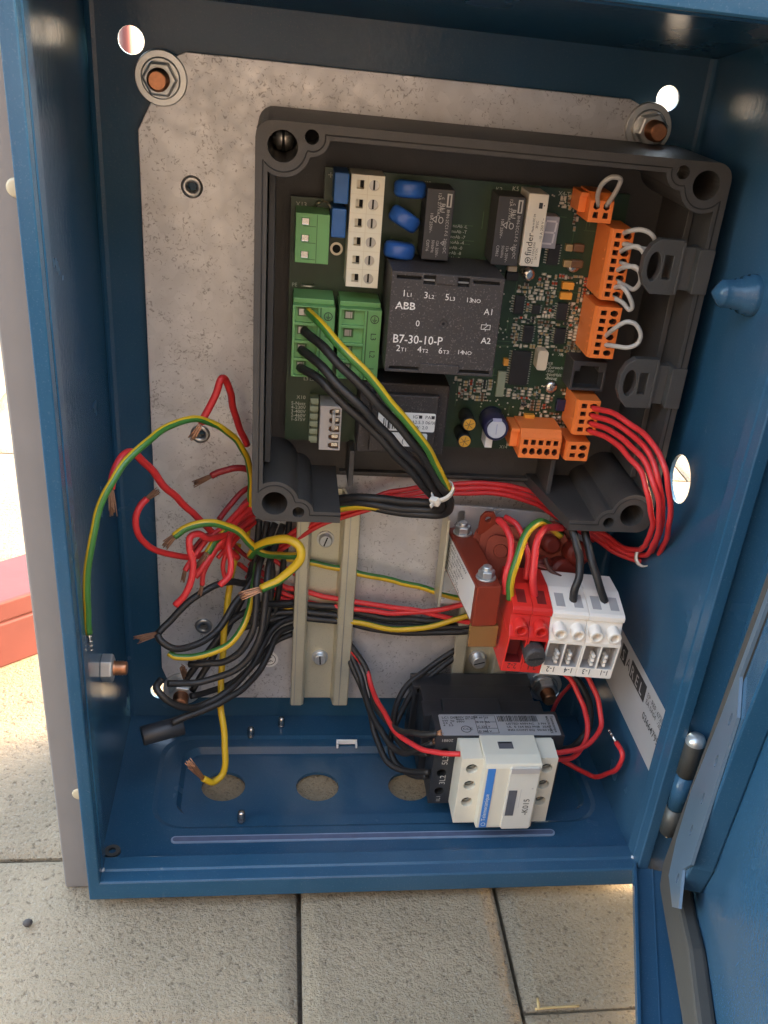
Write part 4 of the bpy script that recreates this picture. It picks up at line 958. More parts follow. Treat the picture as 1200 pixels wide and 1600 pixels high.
wire('topmost grey wire loop of the longest plug, half hidden by a black latch clip', [(210.3, -35, 273.8),(210.5, -43, 276.6),(213.6, -47, 278.1),(217.4, -48, 277.1),(220.3, -47, 274),(219.9, -44, 270.6),(216, -43, 270.4),(212.3, -41, 270.9),(210, -35, 270.2)], 0.95, 'wire_grey', 'jumper_loop', 'wire loop', GJ)
wire('second grey wire loop from the top of the longest plug', [(210.2, -35, 266.5),(210.9, -44, 270.5),(213.7, -47, 271.6),(216.6, -48, 269),(218, -47, 265.2),(218.1, -44, 262),(215.1, -41, 262.6),(210.4, -35, 262.9)], 0.95, 'wire_grey', 'jumper_loop', 'wire loop', GJ)
wire('third grey wire loop from the top of the longest plug', [(210.3, -35, 259.1),(211.4, -44, 263),(214.3, -47, 263.9),(216.3, -48, 261.8),(217.4, -47, 258.1),(216.4, -44, 254.5),(214, -41, 254.9),(210.5, -35, 255.7)], 0.95, 'wire_grey', 'jumper_loop', 'wire loop', GJ)
wire('pointed drooping grey wire loop at the lower end of the longest plug', [(210.3, -35, 252.3),(212.1, -43, 254.7),(214.8, -45, 251.8),(217, -45, 247.5),(216.3, -44, 246.2),(214.1, -41, 248.1),(210.4, -35, 248.9)], 0.95, 'wire_grey', 'jumper_loop', 'wire loop', GJ)
wire('round grey wire loop standing out of the six-way plug', [(210.8, -35, 231.4),(211.7, -45, 238.7),(214.8, -48, 242.2),(218.4, -49, 241.7),(221.5, -49, 237.6),(221.3, -48, 233.6),(217.9, -47, 231.4),(213.6, -44, 230.8),(210.8, -35, 228.6)], 0.95, 'wire_grey', 'jumper_loop', 'wire loop', GJ)

# four red cables from the four-way plug, tied into a loop on the right
GR = 'red cables looping out of the four-way plug'
A_ = [(211.1, -34, 199.9),(215.9, -46, 202.6),(222.4, -60, 202.6),(226.4, -76, 200),(229.7, -86, 193),(234.7, -86, 179.8),(241.7, -76, 161.4),(248.1, -60, 143.5),(251.8, -43, 128.7),(244.7, -36, 125.6),(236.2, -28, 127),(229.1, -20, 129.5),(221.8, -14, 133.6)]
B_ = [(211.6, -34, 189.3),(215.9, -44, 190.9),(219.7, -58, 191.2),(224.1, -72, 187.3),(227.5, -80, 180.4),(232.5, -78, 168.3),(237.7, -68, 154.6),(241.2, -56, 143),(243.5, -44, 134.5),(240.6, -38, 131.9),(236.6, -30, 131.6),(231.2, -22, 132.8),(222.9, -15, 135.2)]
for k, lb in enumerate(('outermost red cable of the four looping out of the orange plug','second red cable from the outside in the loop from the orange plug','third red cable from the outside in the loop from the orange plug','innermost red cable of the four looping out of the orange plug')):
    f = k/3; pts = [Vector(a).lerp(Vector(b), f) + Vector((0, (0,2.2,-1.5,0.6)[k] if 1 < i < 11 else 0, 0)) for i, (a, b) in enumerate(zip(A_, B_))]
    wire(lb, pts, 1.35, 'wire_red', 'red_cable', 'cable', GR)
def zip_tie(label, c, axis, r, tail, rot=0.0):
    t = thing('zip_tie', label, 'cable tie', c, 'white cable ties')
    ax = Vector(axis).normalized(); e = ax.orthogonal().normalized(); g = ax.cross(e); c = Vector(c)
    b = MB(); n = 26
    prf = [(-1.2,0),(1.2,0),(1.2,.7),(-1.2,.7)]; rg = []
    for i in range(n): a = 2*PI*i/n; d = e*math.cos(a)+g*math.sin(a)*.8; rg.append(b.add([c+d*(r+q)+ax*p for p, q in prf]))
    for i in range(n):
        j = (i+1) % n
        for k in range(4): l = (k+1) % 4; b.face([rg[i]+k, rg[i]+l, rg[j]+l, rg[j]+k], 0, True)
    b.build('band', 'nylon', t)
    d = Vector(tail).normalized(); s = d.cross(ax).normalized()
    b = MB(); h = c+d*(r+.4); b.obox(h-ax*2-s*1.9, ax*4, s*3.8, d*2.8); b.obox(h-ax*1.2-s*.4+d*2.7, ax*2.4, s*.8, d*2.4); b.build('head', 'nylon', t, bevel=.4)
zip_tie('white cable tie round the red cable loop at the right', (247.8, -45, 132.5), Vector((244.5, -36, 126.7))-Vector((248.8, -58, 143)), 5.3, (0.45,-0.65,-0.6))
# supply cable of the board: three black cores and one yellow-green
GB = 'black supply cores plugged into the left green terminal'
wire('yellow and green striped wire crossing the board from the top of the left green terminal', [(86.1, -35.5, 234.6),(90.6, -50, 233.9),(101.7, -61, 225.5),(116.2, -64, 211.4),(130.6, -63, 195.3),(141.4, -59, 180.2),(147.5, -53, 168.8),(150.3, -46, 157.9),(146.6, -38, 148.1),(132.8, -33, 145.1),(115.7, -27, 144.1),(95.9, -16, 135.2)], 1.9, name='striped_wire', stripe=True, phase=PI)
wire('uppermost of the three black supply cores at the left green terminal', [(84.9, -35.5, 226.5),(93, -50, 223.8),(105.2, -59, 214.2),(119.3, -61, 201.6),(133.1, -60, 186.5),(143.7, -55, 171.1),(150.7, -49, 158.4),(149.5, -42, 149.2),(135.5, -35, 144.9),(121.4, -29, 144.3),(108.7, -22, 142),(90, -14, 134)], 2.05, 'wire_black', 'black_cable', 'cable', GB)
wire('middle one of the three black supply cores at the left green terminal', [(84.1, -35.5, 218.7),(92.1, -50, 216.5),(104.3, -57, 206.8),(118.6, -58, 193.2),(132.8, -57, 178.6),(143.1, -51, 165.3),(148.5, -46, 156.3),(146.2, -40, 150),(132.5, -34, 146.9),(115.6, -27, 145.7),(95.9, -14, 137.6)], 2.05, 'wire_black', 'black_cable', 'cable', GB)
wire('lowest of the three black supply cores at the left green terminal', [(83.9, -35.5, 211.1),(90.9, -47, 210.6),(102.2, -53, 202),(115.8, -56, 191.1),(130.6, -55, 175.6),(141.4, -49, 162.7),(146.5, -42, 155.2),(140.5, -37, 151.9),(126.7, -31, 150),(112.6, -25, 147.9),(95.8, -13, 138.7)], 2.05, 'wire_black', 'black_cable', 'cable', GB)
zip_tie('white cable tie round the black supply cores below the board', (146.4, -52, 165), (0.35,0.3,-0.8), 5.0, (-0.55,-0.7,-0.35))
# three red cables passing behind the housing
GQ = 'red cables passing under the housing opening'
for k, lb in enumerate(('upper red cable passing behind the opening under the housing','middle red cable passing behind the opening under the housing','lower red cable passing behind the opening under the housing')):
    o = 8*k
    wire(lb, [Vector(p)+Vector((0,-0.8*k,-2.25*k)) for p in [(75.5, -9, 113.6),(96.2, -11, 131),(114, -12, 139),(131.7, -13, 145.9),(155.6, -14, 151),(177.2, -14, 152.2),(194.9, -14, 149.6),(209.9, -14, 142),(231.1, -18, 130.7)]], 1.3, 'wire_red', 'red_cable', 'cable', GQ)

# ================================================================ rails, bracket
def slot_screw(parent, x, y, z, r=4.0, rot=1.2, h=2.6):
    b = MB(); b.lathe((x,y,z), -Y, [(0,0),(0,r*1.25),(.8,r*1.25),(.8,r),(.8+h,r*.94),(.8+h+.3,r*.8),(.8+h+.3,0)],26); s = b.build('slotted_screw','zinc_nut',parent)
    b = MB(); yy = y-.8-h-.34; c, sn = math.cos(rot), math.sin(rot); b.obox((x-r*.75*c+.35*sn,yy,z-r*.75*sn-.35*c),(1.5*r*c,0,1.5*r*sn),(-.7*sn,0,.7*c),(0,.3,0)); b.build('slot','dark_hole',s)
t = thing('mounting_rail', 'long yellowish steel mounting rail standing upright on the galvanised plate', 'rail', (100,-4,18), 'mounting rails on the plate')
px_ = [0,6.3,7.2,7.2,21.6,21.6,22.6,25.2,25.2,30.4]
b = MB(); pr = [(0,-11.6),(0.3,-12.6),(5.8,-12.6),(6.8,-11.8),(7.4,-5.8),(21.4,-5.8),(22.2,-11.8),(23.0,-12.6),(30.0,-12.6),(30.4,-11.6),(30.4,-9.5),(29.2,-9.5),(29.2,-11.2),(23.8,-11.2),(22.8,-4.4),(6.0,-4.4),(5.2,-11.2),(1.2,-11.2),(1.2,-9.5),(0,-9.5)]
b.plate([(85.3+x,y) for x,y in pr], [], (0,0,18.6), X, Y, (0,0,124)); b.build('channel','rail',t,bevel=.3)
b = MB(); b.box(85.3+25.4,85.3+25.8,-12.75,-12.55,18.8,142.4); b.box(85.3+1.8,85.3+2.1,-12.75,-12.55,18.8,142.4); b.build('edge_line','steel',t)
for p, ro in (((99.7, -9, 115.8),1.25),((100, -9, 45.6),1.65)): slot_screw(t, p[0], -5.8, p[2], 3.4, ro)
t = thing('mounting_rail', 'short steel mounting rail half hidden behind the black and beige contactor', 'rail', (187,-4,17), 'mounting rails on the plate')
b = MB(); b.plate([(170+x*0.98,y) for x,y in pr], [], (0,0,17), X, Y, (0,0,80)); b.build('channel','rail',t,bevel=.3)
p = (186.1, -9, 45.8); slot_screw(t, p[0]-1.5, -5.8, p[2], 4.0, .3, 4.5)

t = thing('bracket', 'shiny bent sheet metal bracket behind the red terminals', 'bracket', (183,-5,95))
b = MB(); slot = rrect(162.4,129.2,166.0,137.0,1.75,5)
b.plate([(156.8,84),(208.5,84),(208.5,137.2),(156.8,139.8)], [slot, circ(166,118,1.6,12), rect(187,126,190,129), rect(196,126,199,129)], (0,-13,0), X, Z, (0,1.4,0)); b.build('sheet','bracket',t,bevel=.2)
b = MB(); b.box(208.55,210,-30,-11.6,100,136); b.build('side_flange','rail',t,bevel=.3)
b = MB(); b.box(155.4,156.7,-26,-11.6,90,138); b.build('side_flange','rail',t,bevel=.3)
for x, z in ((165,121.5),):
    b = MB(); b.lathe((x,-13.1,z), -Y, [(0,0),(0,4.6),(.8,4.6),(.8,0)],18); b.hexn((x,-13.9,z), -Y, 3.6, 3, 0, .4); b.lathe((x,-16.8,z), -Y, [(0,1.9),(2.4,1.7),(2.4,0)],12); b.build('hex_nut','zinc_nut',t,bevel=.2)

# ================================================================ red-brown coil transformer
t = thing('coil_transformer', 'red-brown coated coil transformer with a white label left of the red terminals', 'transformer', (172,-40,105))
cf = Vector((5.4,-56.5,0)); cw = Vector((11.2,1.07,0)); ca = Vector((158.0,-13.5,107.2)); ch_ = Vector((0,0,20.8))
b = MB(); b.obox(ca, cf, cw, ch_); core = b.build('core','red_brown',t,bevel=.6)
fu = cf.normalized(); fn = Vector((fu.y,-fu.x,0))
if fn.x > 0: fn = -fn
b = MB(); b.plate(rrect(4,1.4,53,19.2,.5,2),[],ca+fn*.05,fu,Z,fn*.12); lab = b.build('paper_label','label_white',core)
for k in range(7): text(('TRAFO 230/400V','50-60Hz  80VA','PRI: 0-230-400V','SEC: 24V  3.3A','T40/B  IP00','EN 61558-2-6','SN 0608 7742')[k], 1.5, ca+fu*6+Z*(16.6-k*2.4)+fn*.15, fu, Z, 'print_black', lab, squeeze=1.9 if k%2 else 2.2)
for q in (6.5,49):
    b = MB(); p = ca+fu*q+cw*.52+ch_; b.lathe(p, Z, [(0,0),(0,4.6),(.9,4.6),(.9,0)],22); b.hexn(p+Z*.9, Z, 3.9, 3.4, 0, .2); b.lathe(p+Z*4.2, Z, [(0,2.2),(1.6,2.2),(2.0,1.6),(2.0,0)],14); b.build('hex_nut','zinc_nut',t,bevel=.25)
# stepped bobbin facing the viewer, with its hub, and a second winding behind it
nd = Vector((-.30,-.90,.30)).normalized(); us = nd.cross(Z).normalized()*-1; uz_ = us.cross(nd).normalized()
if uz_.z < 0: uz_ = -uz_
def cplate(c, poly, th, m, name, bev=.5):
    b = MB(); b.plate(poly, [], c, us, uz_, nd*th); return b.build(name, m, t, bevel=bev)
c0 = Vector((180.5, -26, 125.5))
cplate(c0, circ(0,0,14,30,rx=12), 2.2, 'red_brown', 'bobbin_flange')
cplate(c0+nd*2.4+uz_*-1+us*1.5, rrect(-9.5,-14,10,12,5,5), 4.2, 'red_brown', 'bobbin_flange')
cplate(c0+nd*6.8+uz_*-2+us*3, rrect(-7,-13,8,8.5,4,5), 4.0, 'red_brown', 'bobbin_flange')
MB().lathe(c0+nd*10.9+us*3+uz_*-.5, nd, [(0,0),(0,3.4),(.8,3.1),(.8,2.3),(0.2,2.2),(.2,0)],20).build('hub','red_brown',t)
b = MB(); b.lathe(Vector((190.7, -20, 116.1)), nd, [(0,0),(0,11),(14,11),(15,9),(15,0)],26); b.build('winding','red_brown_deep',t)
c1 = Vector((207.4, -24, 123.2))
cplate(c1, circ(0,0,14,30,rx=13), 2.0, 'red_brown_deep', 'bobbin_flange')
cplate(c1+nd*2.2+us*-1, rrect(-9,-11,9,10,4,5), 4.0, 'red_brown', 'bobbin_flange')
for (u_, w_, r_) in ((-4,-9,6.5),(6,-8,7.0),(11,2,6.0),(-2,4,4.5)):
    b = MB(); b.lathe(c1+nd*3+us*u_+uz_*w_, nd+us*.4, [(0,0),(0,r_),(9,r_),(10.5,r_*.7),(10.5,0)],22); b.build('winding','red_brown_deep',t,bevel=.3)
b = MB(); b.plate([(-4.2,0),(4.2,0),(4.0,9),(2.6,11.6),(-1.6,11.6),(-3.6,9)],[circ(0,8,1.4,14)],Vector((174, -26, 132.2)),X,Z,(0,-2.2,0)); b.build('tab','red_brown',t,bevel=.4)
b = MB(); b.obox((191,-47,127),(13,0,-3),(0,3,0),(0,0,.6)); b.build('insulating_film','film',t,bevel=.2)
b = MB(); b.box(163,176,-69,-66,95.5,106.8); b.build('insulating_strip','amber_film',t,bevel=.3)

# ================================================================ row of push-in terminals, turned upside down
def tz(x): return -0.075*(x-177)
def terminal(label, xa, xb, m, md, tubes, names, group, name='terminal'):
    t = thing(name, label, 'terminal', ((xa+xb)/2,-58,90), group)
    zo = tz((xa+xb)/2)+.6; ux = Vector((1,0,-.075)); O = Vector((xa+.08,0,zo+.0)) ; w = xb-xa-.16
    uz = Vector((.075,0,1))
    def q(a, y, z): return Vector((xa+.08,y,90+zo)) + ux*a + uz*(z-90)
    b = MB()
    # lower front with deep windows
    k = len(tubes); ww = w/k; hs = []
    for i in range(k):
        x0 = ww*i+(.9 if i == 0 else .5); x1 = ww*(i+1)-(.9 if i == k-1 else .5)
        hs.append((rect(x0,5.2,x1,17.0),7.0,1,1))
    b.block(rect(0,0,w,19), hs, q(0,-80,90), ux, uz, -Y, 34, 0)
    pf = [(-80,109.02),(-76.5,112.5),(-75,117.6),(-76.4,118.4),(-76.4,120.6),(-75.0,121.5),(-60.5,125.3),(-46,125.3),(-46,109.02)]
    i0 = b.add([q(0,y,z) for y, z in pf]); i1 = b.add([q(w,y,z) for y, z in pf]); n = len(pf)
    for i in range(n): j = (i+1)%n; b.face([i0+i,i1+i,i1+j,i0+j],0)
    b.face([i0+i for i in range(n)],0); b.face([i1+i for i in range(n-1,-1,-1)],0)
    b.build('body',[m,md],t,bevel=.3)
    nv = (Vector((0,-6.8,-15.0))).normalized()
    for i in range(k):
        xc = ww*(i+.5)
        c = q(xc,-72.5,113.4)
        MB().lathe(c, (0,-1,-.12), [(0,3.2),(8.2,3.1),(8.5,2.9),(8.5,2.1),(8.0,2.0),(4,2.0),(4,0)],22,ms=[0,0,0,0,0,1]).build('push_tube',[m,md],t)
        # wire entry on the sloping top
        e = MB(); s0 = q(xc-2.1,-72.5,122.1); sl = (q(xc,-64.5,124.2)-q(xc,-72.5,122.1))
        e.obox(s0, ux*4.2, sl, Vector((0,-.05,.12))); e.build('wire_entry', md, t)
        if len(tubes) > 1:
            f = MB()
            for z in (0,2.2,4.4): f.obox(q(ww*(i+.5)-(.8 if i else -.8)*1.6,-79.4,96+z), ux*1.4, Y*4, uz*1.5)
            f.build('inner_comb', m, t, bevel=.15)
        text(names[i], 3.0, q(xc+2.3 if k == 1 else xc+2.5,-80,94.6), -ux, -uz, 'print_black', t, off=.1, squeeze=.82)
    return t
GT = 'push-in terminals below the housing'
terminal('left red terminal marked 2-2 with a striped wire in its top', 176.8, 186.0, 'term_red', 'term_red_dark', (1,), ('2-2',), GT)
r2 = terminal('right red terminal with a round black fuse cap in its window', 186.0, 195.3, 'term_red', 'term_red_dark', (1,), ('2-1',), GT)
terminal('left white double terminal with one black wire', 195.3, 212.4, 'term_white', 'term_grey', (1,1), ('1-2','1-4'), GT)
terminal('right white double terminal with a black wire at its far end', 212.4, 229.6, 'term_white', 'term_grey', (1,1), ('1-3','1-1'), GT)
b = MB(); cpos = Vector((190.5,-74,101.5)); b.lathe(cpos, (0,-1,-.1), [(0,0),(0,4.9),(10,4.9),(11,4.6),(11.4,3.9),(11.4,0)],28)
cap = thing('fuse_cap', 'round black slotted fuse cap in the right red terminal', 'fuse cap', tuple(cpos)); b.build('knob','contactor_black',cap)
b = MB(); b.obox(cpos+Vector((-3.2,-11.65,-1.9)), (6.4,0,.9), (0,.2,0), (-.1,0,.9)); b.build('slot','dark_hole',cap)

# ================================================================ beige and black contactor at the bottom
t = thing('contactor', 'beige and black contactor lying on its side at the cabinet floor', 'contactor', (185,-14,4))
b = MB(); b.block(rect(147.5,3,211,41.5),[(rrect(150,37,154,40,1.2,4),4,1,1)],(0,-26,0),X,Z,-Y,12,0); b.box(151,209,-40,-26.02,4,42.5)
b.box(160,190,-40.02,-58,6,44.5); b.box(150,160,-40.02,-52,6,43); b.box(190,212,-40.02,-52,6,43); b.build('base',['lc_dark','dark_hole'],t,bevel=.5)
b = MB(); hs = [(circ(157.0,z,2.3,18),4,1,1) for z in (40.5,27.5,16.0)] + [(circ(211.2,z,2.2,18),4,1,1) for z in (40,27,15)]
b.block(rect(152.3,8,214.8,50),hs,(0,-77,0),X,Z,-Y,19,0); body = b.build('terminal_body',['lc_dark','dark_hole'],t,bevel=.4)
for s, z in (('5L3',33.0),('3L2',20.6)): text(s, 2.9, (159.3,-77,z-.4), Z, -X, 'print_grey', body)
text('1L1', 2.0, (158,-77,9), Z, -X, 'print_grey', body); text('20881', 1.7, (160.6,-77,48.4), -X, -Z, 'print_grey', body)
# rating plate on the top
b = MB(); b.plate(rrect(155.2,-76.4,213.2,-60.6,.8,3),[],(0,0,50.05),X,Y,(0,0,.15)); rp = b.build('rating_plate','label_silver',t)
b = MB(); rr = random.Random(9); x = 184.0
while x < 204:
    w = rr.choice((.22,.35,.5)); b.box(x,x+w,-66.2,-61.6,50.24,50.28); x += w+rr.choice((.22,.3,.45))
b.build('barcode','print_black',rp)
b = MB(); b.plate(circ(167.3,-71.9,2.5,24,rx=2.5),[circ(167.3,-71.9,2.15,24)],(0,0,50.24),X,Y,(0,0,.05)); b.plate(rect(172.6,-75,183,-61.6),[rect(172.8,-71.2,177.4,-66.6),rect(177.6,-71.2,182.8,-66.6),rect(172.8,-66.4,177.4,-61.8),rect(177.6,-66.4,182.8,-61.8),rect(172.8,-74.8,177.4,-71.4),rect(177.6,-74.8,182.8,-71.4)],(0,0,50.24),X,Y,(0,0,.05)); b.build('print_frame','print_black',rp)
text('CCC', 1.7, (165.7,-72.6,50.2), X, Y, 'print_black', rp, bold=.035)
text('LC1 D09', 1.7, (156.6,-64.0,50.2), X, Y, 'print_black', rp, squeeze=.9, bold=.035); text('kW  hp\n2.2  4\n4   5.5', 1.4, (156.6,-66.2,50.2), X, Y, 'print_black', rp, bold=.035); text('230V\n400V\n690V', 1.4, (163.4,-63.6,50.2), X, Y, 'print_black', rp, space=1.1, bold=.035); text('VDE 0660\nIEC 947', 1.1, (168.0,-63.2,50.2), X, Y, 'print_black', rp, bold=.035)
for i, s in enumerate(('A 60  25','B 10  9A','C 220 V','D 380 V')): text(s, 1.35, (173.1,-63.8-i*3.5,50.2), X, Y, 'print_black', rp, bold=.035)
text('LISTED 600VAC   3 PH', 1.5, (187.5,-68.6,50.2), X, Y, 'print_black', rp, bold=.035); text('UL  E 164 862 PNB  25A', 1.5, (187.5,-71.0,50.2), X, Y, 'print_black', rp, bold=.035); text('IND.CONT.EQ  50/60 Hz', 1.5, (187.5,-73.4,50.2), X, Y, 'print_black', rp, bold=.035)
text('MADE IN FRANCE', 1.2, (208.4,-62.0,50.2), -Y, X, 'print_black', rp, bold=.035); text('Telemecanique', 1.5, (210.6,-62.0,50.2), -Y, X, 'print_black', rp, bold=.035)
# beige front with screw wells, stepped middle and clear marker cover
b = MB(); wl = []
for zc in (43.0,33.0,22.6): wl += [(circ(167.6,zc,2.75,22),3.2,1,0),(circ(203.4,zc,2.75,22),3.2,1,0)]
b.block(rect(162.4,9.4,208.2,49.2), wl, (0,-92,0), X, Z, -Y, 14.9, 0); fr = b.build('front_cover',['lc_beige','lc_window'],t,bevel=.45)
b = MB()
for x in (167.6,203.4):
    for zc in (43.0,33.0,22.6):
        b.lathe((x,-88.85,zc), -Y, [(0,2.3),(.5,2.2),(.7,0)],14); b.obox((x-1.7,-89.75,zc-.9),(3.2,0,1.5),(-.25,0,.5),(0,.15,0),1)
b.build('terminal_screw',['steel','dark_hole'],fr,kind='stuff')
b = MB(); b.plate([(-92.02,9.8),(-97.4,11.2),(-98.2,12.4),(-98.2,48.5),(-97.4,50.6),(-92.02,51.6),(-78,51.6),(-78,49.3),(-92.02,49.3)],[],(172.4,0,0),Y,Z,(26.6,0,0)); md_ = b.build('middle_step','lc_beige',t,bevel=.3)
b = MB(); b.box(180.2,187.2,-88,-83,51.66,51.72,0); b.box(180.8,186.6,-84.2,-83.2,51.72,51.76,1); b.build('test_slot',['lc_window','dark_hole'],md_)
b = MB(); b.box(173.6,177.2,-98.42,-98.24,12.4,48.4); bs = b.build('blue_strip','lc_blue',md_); text('Telemecanique', 2.0, (176.0,-98.42,16.5), Z, -X, 'print_white', bs)
b = MB(); b.plate(circ(175.4,14.4,1.05,16),[circ(175.4,14.4,.85,16)],(0,-98.45,0),X,Z,(0,-.05,0)); b.build('emblem','print_white',bs)
b = MB(); b.plate(rrect(184.0,11.8,198.0,49.6,1.0,3),[circ(198.0,38,1.9,12)] if False else [],(0,-98.22,0),X,Z,(0,-.9,0)); cv = b.build('marker_cover','lc_clear',md_,bevel=.3)
b = MB(); b.box(184.9,188.9,-99.3,-99.14,20.4,36); b.build('window','lc_window',cv); text('-K015', 3.0, (195.6,-99.15,20.6), Z, -X, 'print_black', cv)
b = MB(); b.box(190.6,190.8,-99.2,-99.14,25,36.6); b.box(184.4,197.6,-99.6,-99.14,46.4,49.2); b.box(195.6,196.4,-99.2,-99.14,36.6,37.4); b.build('cover_line','term_grey',cv)
for xs, ws in ((162.6,9.4),(199.2,8.8)):
    b = MB(); b.plate([(-92,49.2),(-80,50.6),(-80,49.2)],[],(xs,0,0),Y,Z,(ws,0,0)); b.build('shoulder','lc_beige',fr)

# ================================================================ printed sticker on the right side wall
t = thing('sticker', 'grey printed sticker with black lettering blocks on the right inner wall', 'sticker', (248,-70,70))
b = MB(); b.plate(rect(-112,51,-31,86),[],(248.35,0,0),Y,Z,(-.15,0,0)); b.build('sheet','label_silver',t)
b = MB()
for y0, y1 in ((-51,-43.5),(-80.5,-58.5)): b.box(248.0,248.18,y0,y1,73,82)
b.build('print_block','print_black',t)
text('S', 6.2, (248.0,-45.2,74.2), -Y, Z, 'label_silver', t, bold=.03); text('A', 6.0, (248.2,-52.2,74.2), -Y, Z, 'print_black', t, squeeze=.9); text('R E L', 6.2, (248.0,-59.6,74.2), -Y, Z, 'label_silver', t, squeeze=.95, bold=.03)
text('EP. REF. 67200\nEA 0A04  -200', 2.8, (248.2,-83,78.4), -Y, Z, 'print_black', t); text('03664795', 4.0, (248.2,-83,66.4), -Y, Z, 'print_black', t, bold=.03)

# ================================================================ wires into the terminal row
wire('yellow-green wire curving down into the left red terminal', [(205.2, -44, 141.4),(194.4, -50, 150.4),(187.8, -56, 151.7),(182.2, -62, 145.7),(179.3, -66, 136.6),(178.7, -68, 127.9),(179.4, -68, 120.9)], 2.0, name='striped_wire', stripe=True, phase=PI)
GD = 'red wires feeding the red terminals'
wire('left red wire entering the left red terminal beside the striped wire', [(174.6, -44, 148.3),(177.1, -50, 147.5),(178.8, -56, 144),(178.5, -60, 138),(176.9, -64, 131.4),(177.5, -66, 122.4)], 1.75, 'wire_red', group=GD)
wire('thin red wire arching over the coil behind the striped wire', [(179, -40, 147.7),(182.4, -46, 147),(186.4, -52, 142.1),(187.9, -56, 136.1),(187.6, -60, 126.7)], 1.5, 'wire_red', group=GD)
wire('bright red wire bending down into the right red terminal', [(205.8, -44, 145.1),(195.7, -52, 148.6),(190.8, -58, 147.1),(189, -63, 140),(188.7, -67, 130.9),(191.2, -67, 120.3)], 1.85, 'wire_red', group=GD)
GE = 'black wires feeding the white terminals'
wire('black wire entering the left white terminal, nearer the red pair', [(206.8, -52, 150.3),(208.3, -58, 144.4),(210.2, -62, 138.5),(209.9, -66, 132.5),(208.4, -68, 126.3),(208.7, -68, 119.6)], 2.0, group=GE)
wire('black wire entering the far right end of the white terminals', [(213.7, -50, 148.2),(215, -56, 141.9),(216.5, -62, 136.3),(219.7, -66, 129.4),(224, -67, 120)], 2.0, group=GE)
wire('dark brown coil lead bent beside the red-brown winding', [(199.6, -44, 129.1),(201.2, -46, 125.8),(204.2, -48, 123.6),(207, -50, 122.4)], 1.2, 'wire_brown', 'coil_lead', 'wire')

# wires crossing the plate behind the rails
wire('yellow-green wire running behind the long rail to the coil transformer', [(67.9, -9, 109.2),(81.8, -8.5, 105.7),(97.6, -8, 102.3),(116.7, -10, 98.9),(142.7, -11, 93.8),(166.7, -13, 88.4),(183.2, -14, 82.5)], 1.7, name='striped_wire', stripe=True, phase=0.0)
GX = 'red wires crossing the plate behind the long rail'
wire('upper red wire of the pair crossing behind the long rail', [(63.4, -9, 102.6),(79.1, -8, 89.7),(98.3, -8, 84.5),(117.6, -11, 82.3),(143.9, -12, 79.6),(172.5, -14, 74.5),(187.9, -15, 71.4)], 1.5, 'wire_red', group=GX)
wire('lower red wire of the pair crossing behind the long rail', [(61.9, -9, 95.3),(79.3, -8, 82.2),(98.6, -8, 78.9),(117.9, -11, 78.1),(140.8, -12, 77.2),(168.1, -14, 83.3),(185.6, -15, 88.9)], 1.5, 'wire_red', group=GX)
wire('yellow-green wire sagging below the red pair right of the long rail', [(65, -9, 93.6),(79.4, -8, 78.4),(98.9, -8, 72.3),(118.3, -12, 70.6),(138.2, -13, 68.1),(157.7, -14, 71.8),(173.5, -15, 78.3),(189.9, -15, 81.3)], 1.7, name='striped_wire', stripe=True, phase=-0.7)
GK = 'black wires crossing the plate behind the long rail'
for k, (dv, lb) in enumerate(((0,'upper black wire crossing the plate just under the red pair'),(14,'middle black wire of those crossing behind the long rail'),(24,'lowest black wire crossing the plate behind the long rail'))):
    wire(lb, [Vector(p)+Vector((0,-.6*k,-dv*.3)) for p in [(60.5, -12, 74.9),(73, -10, 78.4),(88.9, -8.5, 79),(108.3, -9, 77.8),(124.8, -10, 74.1),(148.1, -10, 72.2),(174.7, -11, 74.2),(191, -12, 77.5)]], 1.9, group=GK)

# wires into the contactor
GC = 'black wires reaching the left side of the contactor'
cw = [([(114.4, -9, 56.3),(121.6, -14, 47.8),(126.2, -24, 38.7),(129.1, -40, 35.8),(136.9, -58, 38.8),(145.3, -70, 45.4),(153.1, -75, 50.2)], 'uppermost black wire reaching the left side of the contactor', True),
      ([(115.7, -10, 51),(119.8, -16, 43),(123.5, -28, 35.5),(128.6, -44, 29.5),(137.3, -58, 25.8),(145, -68, 34.2),(152.3, -73, 43.1)], 'second black wire from the top at the left side of the contactor', True),
      ([(171.1, -10, 53.7),(157.5, -15, 46),(145.2, -22, 38.6),(137.9, -34, 31.1),(137.2, -50, 28.2),(143, -62, 29.2),(150.7, -72, 35.2)], 'black wire bending back from behind the contactor to its left side', False),
      ([(115.1, -11, 47.6),(120, -18, 38.3),(125.5, -32, 30.3),(129.1, -46, 20.8),(135.5, -58, 16.4),(143.5, -66, 18.7),(152, -74, 25.6)], 'lower black wire reaching the left side of the contactor', False),
      ([(172.2, -10, 49.6),(160.6, -15, 42.7),(149.4, -22, 36.1),(142.1, -32, 30.4),(136.3, -44, 23.3),(137.6, -56, 16.7),(145.3, -66, 16.2),(151.2, -73, 22.3)], 'lowest black wire at the left side of the contactor', False)]
for p, lb, e in cw:
    d = (Vector(p[-1])-Vector(p[-2])).normalized()
    wire(lb, p, 1.75, group=GC, end=[p[-1], Vector(p[-1])+d*2] if e else None)
wire('red wire running down from the long rail to the beige front of the contactor', [(115.6, -10, 53),(122.3, -15, 46.4),(127, -26, 39),(130.7, -42, 38.1),(136.7, -60, 38),(144.7, -72, 39.2),(154.6, -82, 44),(162.6, -87, 47.8)], 1.45, 'wire_red')
GV = 'red wires on the right of the contactor'
